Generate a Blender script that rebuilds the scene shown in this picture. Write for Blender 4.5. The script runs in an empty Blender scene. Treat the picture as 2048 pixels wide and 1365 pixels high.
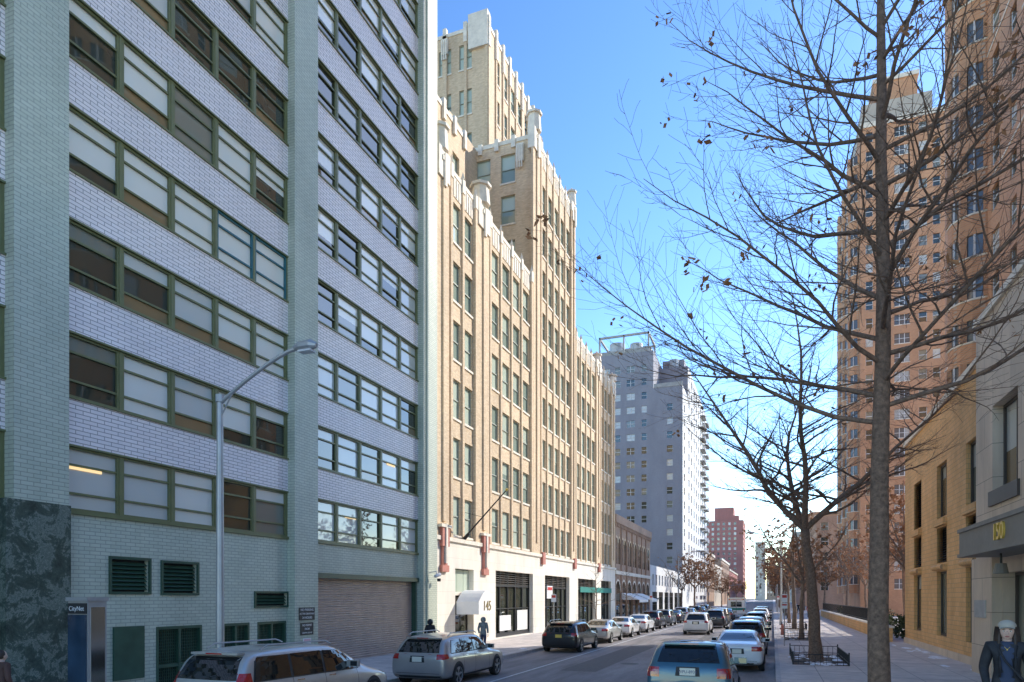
import bpy, math, random
from math import sin, cos, pi, radians, sqrt
from mathutils import Vector, Matrix
from mathutils.bvhtree import BVHTree
random.seed(11)
scene = bpy.context.scene
COL = scene.collection

# ------------------------------------------------------------------ materials
MATS = {}
def newmat(name):
    m = bpy.data.materials.new(name); m.use_nodes = True
    nt = m.node_tree
    b = nt.nodes.get('Principled BSDF')
    MATS[name] = m
    return m, nt, b
def sset(b, k, v):
    if k in b.inputs: b.inputs[k].default_value = v
def c4(c, k=1.0): return (min(1, c[0]*k), min(1, c[1]*k), min(1, c[2]*k), 1)
def pmat(name, col, rough=.7, metal=0, var=.15, scale=2.0, coat=0, ior=None, bump=0, bscale=30, coord='Object', emit=0):
    m, nt, b = newmat(name)
    sset(b, 'Roughness', rough); sset(b, 'Metallic', metal)
    if coat: sset(b, 'Coat Weight', coat); sset(b, 'Coat Roughness', .05)
    if ior: sset(b, 'IOR', ior)
    if var > 0:
        tc = nt.nodes.new('ShaderNodeTexCoord'); nz = nt.nodes.new('ShaderNodeTexNoise')
        nz.inputs['Scale'].default_value = scale; nz.inputs['Detail'].default_value = 3; nz.inputs['Roughness'].default_value = .65
        nt.links.new(tc.outputs[coord], nz.inputs['Vector'])
        r = nt.nodes.new('ShaderNodeValToRGB')
        r.color_ramp.elements[0].position = .3; r.color_ramp.elements[1].position = .7
        r.color_ramp.elements[0].color = c4(col, 1-var); r.color_ramp.elements[1].color = c4(col, 1+var)
        nt.links.new(nz.outputs['Fac'], r.inputs['Fac']); nt.links.new(r.outputs['Color'], b.inputs['Base Color'])
    else:
        b.inputs['Base Color'].default_value = c4(col)
    if bump:
        tc = nt.nodes.new('ShaderNodeTexCoord'); nz = nt.nodes.new('ShaderNodeTexNoise')
        nz.inputs['Scale'].default_value = bscale; nz.inputs['Detail'].default_value = 2
        nt.links.new(tc.outputs[coord], nz.inputs['Vector'])
        bp = nt.nodes.new('ShaderNodeBump'); bp.inputs['Strength'].default_value = bump; bp.inputs['Distance'].default_value = .02
        nt.links.new(nz.outputs['Fac'], bp.inputs['Height']); nt.links.new(bp.outputs['Normal'], b.inputs['Normal'])
    if emit:
        sset(b, 'Emission Color', c4(col)); sset(b, 'Emission Strength', emit)
    return m
def brick(name, c1, c2, mortar, w=.21, h=.07, ms=.012, var=.18, rough=.75, bump=.4, vscale=.35, ior=1.45):
    m, nt, b = newmat(name)
    uv = nt.nodes.new('ShaderNodeUVMap')
    br = nt.nodes.new('ShaderNodeTexBrick')
    br.inputs['Scale'].default_value = 1; br.inputs['Brick Width'].default_value = w; br.inputs['Row Height'].default_value = h
    br.inputs['Mortar Size'].default_value = ms; br.inputs['Color1'].default_value = c4(c1); br.inputs['Color2'].default_value = c4(c2)
    br.inputs['Mortar'].default_value = c4(mortar); br.inputs['Bias'].default_value = 0
    nt.links.new(uv.outputs['UV'], br.inputs['Vector'])
    tc = nt.nodes.new('ShaderNodeTexCoord'); nz = nt.nodes.new('ShaderNodeTexNoise')
    mp = nt.nodes.new('ShaderNodeMapping'); mp.inputs['Scale'].default_value = (1, 1, .35)
    nt.links.new(tc.outputs['Object'], mp.inputs['Vector']); nt.links.new(mp.outputs['Vector'], nz.inputs['Vector'])
    nz.inputs['Scale'].default_value = vscale; nz.inputs['Detail'].default_value = 5; nz.inputs['Roughness'].default_value = .7
    mr = nt.nodes.new('ShaderNodeMapRange'); mr.inputs['From Min'].default_value = .3; mr.inputs['From Max'].default_value = .7
    mr.inputs['To Min'].default_value = 1-var; mr.inputs['To Max'].default_value = 1+var
    nt.links.new(nz.outputs['Fac'], mr.inputs['Value'])
    mx = nt.nodes.new('ShaderNodeVectorMath'); mx.operation = 'SCALE'
    nt.links.new(br.outputs['Color'], mx.inputs[0]); nt.links.new(mr.outputs['Result'], mx.inputs['Scale'])
    nt.links.new(mx.outputs['Vector'], b.inputs['Base Color'])
    sset(b, 'Roughness', rough); sset(b, 'IOR', ior)
    if bump:
        bp = nt.nodes.new('ShaderNodeBump'); bp.inputs['Strength'].default_value = bump; bp.inputs['Distance'].default_value = .01
        bp.invert = True
        nt.links.new(br.outputs['Fac'], bp.inputs['Height']); nt.links.new(bp.outputs['Normal'], b.inputs['Normal'])
    return m
def glass(name, col, ior=1.9, rough=.02, wob=.06, wscale=.5):
    m, nt, b = newmat(name)
    b.inputs['Base Color'].default_value = c4(col); sset(b, 'Roughness', rough); sset(b, 'IOR', ior)
    if wob:
        tc = nt.nodes.new('ShaderNodeTexCoord'); nz = nt.nodes.new('ShaderNodeTexNoise')
        nz.inputs['Scale'].default_value = wscale; nz.inputs['Detail'].default_value = 0
        nt.links.new(tc.outputs['Object'], nz.inputs['Vector'])
        bp = nt.nodes.new('ShaderNodeBump'); bp.inputs['Strength'].default_value = wob; bp.inputs['Distance'].default_value = .3
        nt.links.new(nz.outputs['Fac'], bp.inputs['Height']); nt.links.new(bp.outputs['Normal'], b.inputs['Normal'])
    return m

brick('green_brick', (.53,.56,.455), (.47,.505,.405), (.30,.33,.27), w=.30, h=.10, ms=.010, var=.15, rough=.45, bump=.3)
brick('white_glazed_brick', (.90,.82,.80), (.82,.745,.73), (.36,.31,.30), w=.40, h=.105, ms=.011, var=.09, rough=.35, bump=.4)
brick('tan_brick', (.76,.58,.38), (.60,.43,.26), (.60,.48,.35), w=.24, h=.085, ms=.012, var=.18)
brick('orange_brick', (.62,.31,.155), (.54,.25,.12), (.50,.36,.26), w=.3, h=.1, ms=.012, var=.14)
brick('ochre_brick', (.76,.45,.19), (.69,.39,.15), (.46,.29,.15), w=.40, h=.2, ms=.01, var=.16, vscale=.6)
brick('brown_brick', (.46,.28,.18), (.36,.21,.13), (.38,.3,.24), var=.2)
brick('grey_brick', (.31,.31,.35), (.28,.28,.32), (.34,.34,.37), w=.3, h=.1, ms=.012, var=.12)
brick('red_brick', (.52,.19,.16), (.46,.17,.14), (.4,.2,.18), var=.12)
brick('stone_panels', (.66,.53,.40), (.61,.49,.37), (.30,.24,.18), w=1.9, h=1.15, ms=.012, var=.14, rough=.7, bump=.5, vscale=.8)
brick('limestone', (.82,.76,.66), (.78,.72,.61), (.6,.53,.43), w=1.4, h=.62, ms=.006, var=.12, rough=.7, bump=.2, vscale=.8)
brick('sidewalk_slabs', (.62,.55,.50), (.56,.50,.455), (.30,.27,.25), w=1.5, h=1.5, ms=.015, var=.20, rough=.85, bump=.3, vscale=1.2)
MATS['sidewalk_slabs'].node_tree.nodes['Brick Texture'].offset = 0
pmat('trim_stone', (.78,.70,.58), .7, var=.15)
pmat('terracotta', (.50,.19,.14), .6)
pmat('olive_frame', (.16,.17,.075), .4, var=.1)
pmat('teal_frame', (.03,.14,.17), .4, var=.1)
pmat('dark_green', (.035,.085,.055), .4, var=.2)
pmat('black_frame', (.02,.02,.022), .4, var=.1)
pmat('brown_frame', (.07,.055,.045), .5, var=.1)
pmat('white_frame', (.7,.7,.7), .5, var=.05)
pmat('sage_frame', (.36,.39,.33), .5, var=.1)
pmat('dark_interior', (.02,.02,.02), .9, var=0)
pmat('roller', (.44,.35,.30), .45, metal=.2, var=.12, scale=1.5)
pmat('concrete', (.42,.41,.39), .85, var=.15)
pmat('white_wall', (.72,.73,.73), .8, var=.06, scale=.3)
pmat('beige_wall', (.50,.45,.38), .8, var=.12, scale=.5)
pmat('kerb_stone', (.48,.44,.41), .8, var=.2, scale=5)
pmat('galv', (.45,.45,.45), .45, metal=.5, var=.1)
pmat('chrome', (.6,.6,.6), .2, metal=1, var=0)
pmat('iron', (.015,.015,.016), .5, var=.1)
pmat('gold', (.85,.58,.12), .35, metal=.4, var=0)
pmat('gold_dark', (.30,.22,.08), .5, metal=.2, var=0)
pmat('canopy_grey', (.22,.205,.18), .6, var=.1)
pmat('canvas', (.85,.83,.79), .8, var=.05)
pmat('rubber', (.018,.018,.018), .8, var=0)
pmat('lens_red', (.42,.012,.01), .2, var=0, coat=1)
pmat('lens_white', (.7,.7,.7), .15, var=0, coat=1)
pmat('plate', (.78,.75,.63), .5, var=0)
pmat('plate_text', (.03,.05,.15), .5, var=0)
pmat('trim_black', (.03,.03,.03), .6, var=0)
pmat('sign_black', (.03,.03,.03), .5, var=0)
pmat('sign_white', (.8,.8,.8), .5, var=0)
pmat('sign_pink', (.75,.45,.48), .5, var=0)
pmat('sign_green', (.02,.22,.18), .5, var=0)
pmat('sign_red', (.55,.04,.03), .5, var=0)
pmat('light_panel', (1,.72,.35), .5, var=0, emit=.9)
pmat('snow', (.82,.84,.88), .7, var=.05, scale=8, bump=.5)
pmat('soil', (.10,.07,.05), .9, var=.4, scale=15)
pmat('bark', (.20,.125,.085), .9, var=.45, scale=14, bump=.8, bscale=40)
pmat('bark_far', (.20,.145,.11), .9, var=.3, scale=4)
pmat('dry_leaf', (.34,.15,.06), .8, var=.3, scale=9)
pmat('dry_leaf2', (.36,.19,.10), .8, var=.3, scale=3)
pmat('shrub', (.06,.085,.035), .8, var=.4, scale=6)
pmat('roof_dark', (.12,.12,.12), .9)
pmat('blind', (.70,.70,.66), .8, var=.05)
pmat('screen', (.03,.06,.10), .1, var=.3, scale=1.2, coat=1)
glass('g_dark', (.045,.05,.035)); glass('g_mid', (.22,.225,.18)); glass('g_blind', (.78,.76,.68), ior=1.7); glass('g_warm', (.26,.18,.09))
glass('g_blind2', (.60,.60,.55), ior=1.75)
glass('g_sage', (.52,.60,.50), ior=1.6); glass('g_sage2', (.26,.33,.28), ior=1.7)
glass('g_car', (.012,.014,.015), ior=1.7, wob=0)
glass('g_tower', (.12,.13,.14), ior=1.6, wob=.1); glass('g_tower2', (.46,.46,.44), ior=1.5)
def marble():
    m, nt, b = newmat('green_marble')
    tc = nt.nodes.new('ShaderNodeTexCoord'); nz = nt.nodes.new('ShaderNodeTexNoise'); nz.inputs['Scale'].default_value = 2.2
    nz.inputs['Detail'].default_value = 9; nz.inputs['Roughness'].default_value = .8; nz.inputs['Distortion'].default_value = .35
    nt.links.new(tc.outputs['Object'], nz.inputs['Vector'])
    r = nt.nodes.new('ShaderNodeValToRGB'); e = r.color_ramp.elements
    e[0].position = .35; e[0].color = (.03,.045,.038,1); e[1].position = .75; e[1].color = (.34,.38,.33,1)
    x = e.new(.52); x.color = (.075,.105,.085,1); x = e.new(.55); x.color = (.24,.28,.24,1); x = e.new(.58); x.color = (.09,.12,.10,1)
    nt.links.new(nz.outputs['Fac'], r.inputs['Fac']); nt.links.new(r.outputs['Color'], b.inputs['Base Color']); sset(b, 'Roughness', .25)
marble()
def asphalt():
    m, nt, b = newmat('asphalt')
    tc = nt.nodes.new('ShaderNodeTexCoord')
    n1 = nt.nodes.new('ShaderNodeTexNoise'); n1.inputs['Scale'].default_value = .5; n1.inputs['Detail'].default_value = 6; n1.inputs['Roughness'].default_value = .7
    mp = nt.nodes.new('ShaderNodeMapping'); mp.inputs['Scale'].default_value = (1.6, .25, 1)
    nt.links.new(tc.outputs['Object'], mp.inputs['Vector']); nt.links.new(mp.outputs['Vector'], n1.inputs['Vector'])
    n2 = nt.nodes.new('ShaderNodeTexNoise'); n2.inputs['Scale'].default_value = 40; n2.inputs['Detail'].default_value = 2
    nt.links.new(tc.outputs['Object'], n2.inputs['Vector'])
    r = nt.nodes.new('ShaderNodeValToRGB'); e = r.color_ramp.elements
    e[0].position = .35; e[0].color = (.21,.19,.185,1); e[1].position = .72; e[1].color = (.48,.44,.43,1)
    nt.links.new(n1.outputs['Fac'], r.inputs['Fac'])
    mx = nt.nodes.new('ShaderNodeMixRGB'); mx.blend_type = 'MULTIPLY'; mx.inputs['Fac'].default_value = .5
    nt.links.new(r.outputs['Color'], mx.inputs[1]); nt.links.new(n2.outputs['Color'], mx.inputs[2])
    nt.links.new(mx.outputs['Color'], b.inputs['Base Color']); sset(b, 'Roughness', .85)
    bp = nt.nodes.new('ShaderNodeBump'); bp.inputs['Strength'].default_value = .3; bp.inputs['Distance'].default_value = .01
    nt.links.new(n2.outputs['Fac'], bp.inputs['Height']); nt.links.new(bp.outputs['Normal'], b.inputs['Normal'])
asphalt()
pmat('road_paint', (.6,.6,.58), .7, var=.3, scale=6)
pmat('patch_asphalt', (.14,.13,.125), .9, var=.2, scale=6)
pmat('earth', (.18,.17,.16), .9)

# ------------------------------------------------------------------ mesh builder
class MB:
    def __init__(s, name): s.name=name; s.v=[]; s.f=[]; s.m=[]; s.uv=[]; s.mats=[]; s.mi={}
    def mid(s, n):
        if n not in s.mi: s.mi[n]=len(s.mats); s.mats.append(n)
        return s.mi[n]
    def poly(s, pts, mat, uv=None):
        i=len(s.v); s.v += [tuple(p) for p in pts]; s.f.append(tuple(range(i, i+len(pts)))); s.m.append(s.mid(mat))
        if uv is None:
            a=pts[0]; b=pts[1]; c=pts[2]
            ux,uy,uz=b[0]-a[0],b[1]-a[1],b[2]-a[2]; vx,vy,vz=c[0]-a[0],c[1]-a[1],c[2]-a[2]
            nx,ny,nz=abs(uy*vz-uz*vy),abs(uz*vx-ux*vz),abs(ux*vy-uy*vx)
            if nz>=nx and nz>=ny: uv=[(p[0],p[1]) for p in pts]
            elif nx>=ny: uv=[(p[1],p[2]) for p in pts]
            else: uv=[(p[0],p[2]) for p in pts]
        s.uv += uv
    def box(s,x0,x1,y0,y1,z0,z1,mat,bottom=True):
        a=(x0,y0);b=(x1,y0);c=(x1,y1);d=(x0,y1)
        for p,q in ((a,b),(b,c),(c,d),(d,a)):
            s.poly([(p[0],p[1],z0),(q[0],q[1],z0),(q[0],q[1],z1),(p[0],p[1],z1)],mat)
        s.poly([(x0,y0,z1),(x1,y0,z1),(x1,y1,z1),(x0,y1,z1)],mat)
        if bottom: s.poly([(x0,y1,z0),(x1,y1,z0),(x1,y0,z0),(x0,y0,z0)],mat)
    def tube(s, pts, rad, n, mat, cap=True):
        up=Vector((0.13,0.27,1)).normalized()
        P=[Vector(p) for p in pts]
        base=len(s.v)
        for i,p in enumerate(P):
            t=(P[min(i+1,len(P)-1)]-P[max(i-1,0)])
            if t.length<1e-6: t=Vector((0,0,1))
            t.normalize()
            a=t.cross(up)
            if a.length<.1: a=t.cross(Vector((1,0,0)))
            a.normalize(); b=t.cross(a)
            for k in range(n):
                w=2*pi*k/n
                q=p+(a*cos(w)+b*sin(w))*rad[i]
                s.v.append(q[:])
        mi=s.mid(mat)
        for i in range(len(P)-1):
            for k in range(n):
                k2=(k+1)%n
                s.f.append((base+i*n+k, base+i*n+k2, base+(i+1)*n+k2, base+(i+1)*n+k)); s.m.append(mi)
                s.uv += [(k/n,i),((k+1)/n,i),((k+1)/n,i+1),(k/n,i+1)]
        if cap:
            for i in (0,len(P)-1):
                s.f.append(tuple(base+i*n+k for k in range(n))); s.m.append(mi); s.uv += [(0,0)]*n
    def prism(s, cx, cy, z0, z1, r0, r1, n, mat):
        s.tube([(cx,cy,z0),(cx,cy,z1)],[r0,max(r1,.001)],n,mat)
    def obj(s, smooth=False, parent=None, name=None):
        me=bpy.data.meshes.new(s.name); me.from_pydata(s.v,[],s.f)
        ul=me.uv_layers.new(name='UVMap')
        flat=[c for t in s.uv for c in t]
        ul.data.foreach_set('uv',flat)
        me.polygons.foreach_set('material_index',s.m)
        for n in s.mats: me.materials.append(MATS[n])
        if smooth: me.polygons.foreach_set('use_smooth',[True]*len(s.f))
        me.update()
        o=bpy.data.objects.new(name or s.name,me); COL.objects.link(o)
        if parent: o.parent=parent
        return o
def empty(name, loc=(0,0,0), rz=0):
    e=bpy.data.objects.new(name,None); COL.objects.link(e); e.location=loc; e.rotation_euler=(0,0,rz); return e
def text(body, loc, rot, size, mat, parent=None, name='lettering', ext=.012, align='CENTER', sx=1):
    cu=bpy.data.curves.new(name,'FONT'); cu.body=body; cu.size=size; cu.extrude=ext; cu.align_x=align; cu.align_y='CENTER'
    cu.materials.append(MATS[mat]); o=bpy.data.objects.new(name,cu); COL.objects.link(o)
    o.location=loc; o.rotation_euler=rot; o.scale=(sx,1,1)
    if parent: o.parent=parent
    return o
R_PX=(radians(90),0,radians(90)); R_NX=(radians(90),0,radians(-90)); R_NY=(radians(90),0,0)

# ------------------------------------------------------------------ terrain
def clamp(v,a=0,b=1): return max(a,min(b,v))
def g(x,y):
    t=clamp((22-y)/13); t=t*t*(3-2*t)
    return t*(.15+.65*clamp((x+9)/9))
YS=[-300,-60,-20,0]+[2+i*1.0 for i in range(24)]+[30,40,60,90,130,200,350,700,1500]
def sheet(name,xs,ys,off,mat):
    b=MB(name)
    for i in range(len(xs)-1):
        for j in range(len(ys)-1):
            c=[(xs[i],ys[j]),(xs[i+1],ys[j]),(xs[i+1],ys[j+1]),(xs[i],ys[j+1])]
            b.poly([(x,y,g(x,y)+off) for x,y in c],mat,uv=c)
    return b
KL=-11.4; KR=.1; FL=-16.5; FR=7.3
sheet('ground',[-1500,-300,-60,-16.6]+[-14+i*2 for i in range(8)]+[2,8,60,300,1500],YS,-.08,'earth').obj()
sheet('road',[KL+ (KR-KL)*i/8 for i in range(9)],YS,0,'asphalt').obj()
for nm,xs,k in (('sidewalk',[-16.7,-15,-13,KL-.16],KL),('sidewalk',[KR+.16,1.5,3,5,8,60],KR)):
    b=sheet(nm,xs,YS,.14,'sidewalk_slabs')
    k2 = k-.16 if k==KL else k+.16
    for j in range(len(YS)-1):
        y0,y1=YS[j],YS[j+1]
        q=lambda x,y,o:(x,y,g(x,y)+o)
        b.poly([q(k,y0,-.05),q(k,y1,-.05),q(k,y1,.145),q(k,y0,.145)],'kerb_stone')
        b.poly([q(k,y0,.145),q(k,y1,.145),q(k2,y1,.145),q(k2,y0,.145)],'kerb_stone')
    b.obj()
b=MB('road_marking')
for j in range(len(YS)-1):
    y0,y1=YS[j],YS[j+1]
    if y0<0 or y0>340: continue
    for xa in (-8.75,):
        b.poly([(xa,y0,g(xa,y0)+.004),(xa+.1,y0,g(xa+.1,y0)+.004),(xa+.1,y1,g(xa+.1,y1)+.004),(xa,y1,g(xa,y1)+.004)],'road_paint')
b.obj()
b=MB('road_patch')
for (x0,x1,y0,y1) in ((-7.6,-6.2,25,39),(-4.6,-3.9,30,52),(-6.8,-5.2,44,47)):
    b.poly([(x0,y0,.004),(x1,y0,.004),(x1,y1,.004),(x0,y1,.004)],'patch_asphalt')
for (x,y) in ((-5.6,28.5),(-4.9,41)):
    b.poly([(x+.38*cos(2*pi*i/20),y+.38*sin(2*pi*i/20),.009) for i in range(20)],'iron')
b.obj()

# ------------------------------------------------------------------ facade system
class Fr:
    def __init__(s,O,U,N): s.O=O; s.U=U; s.N=N
    def P(s,u,z,o=0): return (s.O[0]+s.U[0]*u+s.N[0]*o, s.O[1]+s.U[1]*u+s.N[1]*o, z)
def obox(mb,F,u0,u1,z0,z1,o0,o1,mat):
    P=F.P
    mb.poly([P(u0,z0,o1),P(u1,z0,o1),P(u1,z1,o1),P(u0,z1,o1)],mat)
    mb.poly([P(u0,z0,o0),P(u0,z0,o1),P(u0,z1,o1),P(u0,z1,o0)],mat)
    mb.poly([P(u1,z0,o1),P(u1,z0,o0),P(u1,z1,o0),P(u1,z1,o1)],mat)
    mb.poly([P(u0,z1,o1),P(u1,z1,o1),P(u1,z1,o0),P(u0,z1,o0)],mat)
    mb.poly([P(u0,z0,o0),P(u1,z0,o0),P(u1,z0,o1),P(u0,z0,o1)],mat)
def window(mb,F,w,wall,rec):
    u0,u1,z0,z1,st=w
    P=F.P
    for a,b_ in (((u0,z0),(u1,z0)),((u1,z0),(u1,z1)),((u1,z1),(u0,z1)),((u0,z1),(u0,z0))):
        mb.poly([P(a[0],a[1],0),P(b_[0],b_[1],0),P(b_[0],b_[1],-rec),P(a[0],a[1],-rec)],wall)
    def gl(a,b_,c,d,m,o=0):
        t=random.uniform(-.006,.006); t2=random.uniform(-.006,.006)
        mb.poly([P(a,c,-rec+o+t),P(b_,c,-rec+o-t),P(b_,d,-rec+o-t+t2),P(a,d,-rec+o+t+t2)],m)
    fb=-rec+.014
    if st in('green','teal'):
        fm='olive_frame' if st=='green' else 'teal_frame'
        H=z1-z0
        r=random.random()
        up='g_blind' if r<.35 else 'g_blind2' if r<.62 else 'g_mid' if r<.78 else 'g_dark'
        mid_=up if (up.startswith('g_blind') and random.random()<.65) else ('g_mid' if random.random()<.3 else 'g_dark')
        low=mid_ if random.random()<.4 else ('g_dark' if random.random()<.6 else 'g_warm')
        if st=='teal': up=mid_=low='g_blind'
        zs=[z0,z0+H*.27,z0+H*.72,z1]
        cut=z0+H*random.uniform(.3,.68)
        gl(u0,u1,z0,zs[1],low)
        if mid_!=up and up.startswith('g_blind') and random.random()<.5:
            gl(u0,u1,zs[1],cut,mid_); gl(u0,u1,cut,zs[2],up)
        else: gl(u0,u1,zs[1],zs[2],mid_)
        gl(u0,u1,zs[2],z1,up)
        t=.055
        obox(mb,F,u0,u0+t,z0,z1,fb,fb+.07,fm); obox(mb,F,u1-t,u1,z0,z1,fb,fb+.07,fm)
        obox(mb,F,u0+t,u1-t,z0,z0+t,fb,fb+.068,fm); obox(mb,F,u0+t,u1-t,z1-t,z1,fb,fb+.068,fm)
        for z in zs[1:3]: obox(mb,F,u0+t,u1-t,z-.028,z+.028,fb,fb+.05,fm)
    elif st=='dh':
        r=random.random(); m1='g_sage' if r<.65 else 'g_sage2'
        m2=m1 if random.random()<.7 else 'g_sage2'
        zm=z0+(z1-z0)*.5
        if random.random()<.3: zm2=z0+(z1-z0)*random.uniform(.3,.8)
        else: zm2=zm
        gl(u0,u1,z0,zm2,m2); gl(u0,u1,zm2,z1,m1)
        t=.06; fm='sage_frame'
        obox(mb,F,u0,u0+t,z0,z1,fb,fb+.04,fm); obox(mb,F,u1-t,u1,z0,z1,fb,fb+.04,fm)
        obox(mb,F,u0+t,u1-t,z0,z0+t,fb,fb+.04,fm); obox(mb,F,u0+t,u1-t,z1-t,z1,fb,fb+.04,fm)
        obox(mb,F,u0+t,u1-t,zm-.03,zm+.03,fb,fb+.05,fm)
        obox(mb,F,u0-.06,u1+.06,z0-.13,z0-.005,-.02,.07,'trim_stone')
    elif st in('tw','tw3','twd'):
        m=random.choice(['g_tower','g_tower','g_tower','g_tower2','g_dark'])
        n=3 if st=='tw3' else 2
        fm='white_frame' if st!='twd' else 'brown_frame'
        W=(u1-u0)/n
        for i in range(n):
            mm=m if random.random()<.6 else random.choice(['g_tower','g_tower2'])
            gl(u0+i*W,u0+(i+1)*W,z0,z1,mm)
            if i: obox(mb,F,u0+i*W-.04,u0+i*W+.04,z0,z1,fb,fb+.05,fm)
        obox(mb,F,u0,u1,z0+(z1-z0)*.5-.03,z0+(z1-z0)*.5+.03,fb,fb+.04,fm)
        obox(mb,F,u0-.05,u1+.05,z0-.12,z0-.005,-.02,.07,'trim_stone')
    elif st=='pun':
        gl(u0,u1,z0,z1,random.choice(['g_dark','g_dark','g_mid','g_blind2'])); 
        n=2 if u1-u0>1.5 else 1
        for i in range(n+1):
            u=u0+(u1-u0)*i/n; obox(mb,F,max(u0,u-.05),min(u1,u+.05),z0,z1,fb,fb+.05,'white_frame')
        zm=(z0+z1)/2; obox(mb,F,u0,u1,zm-.04,zm+.04,fb,fb+.06,'white_frame')
    elif st=='store':
        gl(u0,u1,z0,z1,'g_dark')
        n=max(1,round((u1-u0)/1.5)); W=(u1-u0)/n; zt=z1-(z1-z0)*.22; fm='black_frame'
        for i in range(n+1): obox(mb,F,u0+i*W-.05,u0+i*W+.05,z0,z1,fb,fb+.1,fm)
        obox(mb,F,u0,u1,zt-.06,zt+.06,fb,fb+.11,fm); obox(mb,F,u0,u1,z0,z0+.25,fb,fb+.11,fm)
        obox(mb,F,u0,u1,z0+(zt-z0)*.55-.03,z0+(zt-z0)*.55+.03,fb,fb+.09,fm)
        for i in range(6):
            z=zt+.08+(z1-zt-.1)*i/6
            obox(mb,F,u0+.05,u1-.05,z,z+.05,fb,fb+.08,'brown_frame')
    elif st=='louver':
        gl(u0,u1,z0,z1,'dark_interior'); z=z0+.06
        while z<z1-.08:
            mb.poly([P(u0,z,-.03),P(u1,z,-.03),P(u1,z+.09,-rec+.02),P(u0,z+.09,-rec+.02)],'dark_green' if wall=='green_brick' else 'brown_frame'); z+=.11
    elif st=='brown':
        m=(u0+u1)/2
        for a,b_ in ((u0,m),(m,u1)):
            k=z0+(z1-z0)*random.choice([.45,.6,.75])
            gl(a,b_,z0,k,'g_mid' if random.random()<.5 else 'g_warm'); gl(a,b_,k,z1,'g_blind2' if random.random()<.6 else 'g_mid')
        fm='brown_frame'; t=.1
        obox(mb,F,u0,u0+t,z0,z1,fb,fb+.07,fm); obox(mb,F,u1-t,u1,z0,z1,fb,fb+.07,fm)
        obox(mb,F,u0+t,u1-t,z0,z0+t,fb,fb+.07,fm); obox(mb,F,u0+t,u1-t,z1-t,z1,fb,fb+.07,fm)
        obox(mb,F,m-.04,m+.04,z0+t,z1-t,fb,fb+.05,fm)
    elif st=='dark': gl(u0,u1,z0,z1,'dark_interior')
def facade(mb,F,u0,u1,z0,z1,wins,wall,rec=.22):
    us=sorted({round(x,4) for w in wins for x in w[:2]}|{u0,u1}); zs=sorted({round(x,4) for w in wins for x in w[2:4]}|{z0,z1})
    P=F.P
    for j in range(len(zs)-1):
        zc=(zs[j]+zs[j+1])/2; row=[w for w in wins if w[2]<zc<w[3]]
        run=None
        for i in range(len(us)-1):
            uc=(us[i]+us[i+1])/2
            hole=any(w[0]<uc<w[1] for w in row)
            if not hole and run is None: run=us[i]
            if run is not None and (hole or i==len(us)-2):
                e=us[i] if hole else us[i+1]
                mb.poly([P(run,zs[j]),P(e,zs[j]),P(e,zs[j+1]),P(run,zs[j+1])],wall); run=None
    for w in wins: window(mb,F,w,wall,rec)
def shell(mb,x0,x1,y0,y1,z0,z1,mat,skip=(),roof='roof_dark'):
    if 'px' not in skip: mb.poly([(x1,y0,z0),(x1,y1,z0),(x1,y1,z1),(x1,y0,z1)],mat)
    if 'nx' not in skip: mb.poly([(x0,y0,z0),(x0,y1,z0),(x0,y1,z1),(x0,y0,z1)],mat)
    if 'ny' not in skip: mb.poly([(x0,y0,z0),(x1,y0,z0),(x1,y0,z1),(x0,y0,z1)],mat)
    if 'py' not in skip: mb.poly([(x0,y1,z0),(x1,y1,z0),(x1,y1,z1),(x0,y1,z1)],mat)
    mb.poly([(x0,y0,z1),(x1,y0,z1),(x1,y1,z1),(x0,y1,z1)],roof)
def even(a,b,n,ratio): 
    p=(b-a)/n; return [(a+p*i+p*(1-ratio)/2, a+p*(i+1)-p*(1-ratio)/2) for i in range(n)]

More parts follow.
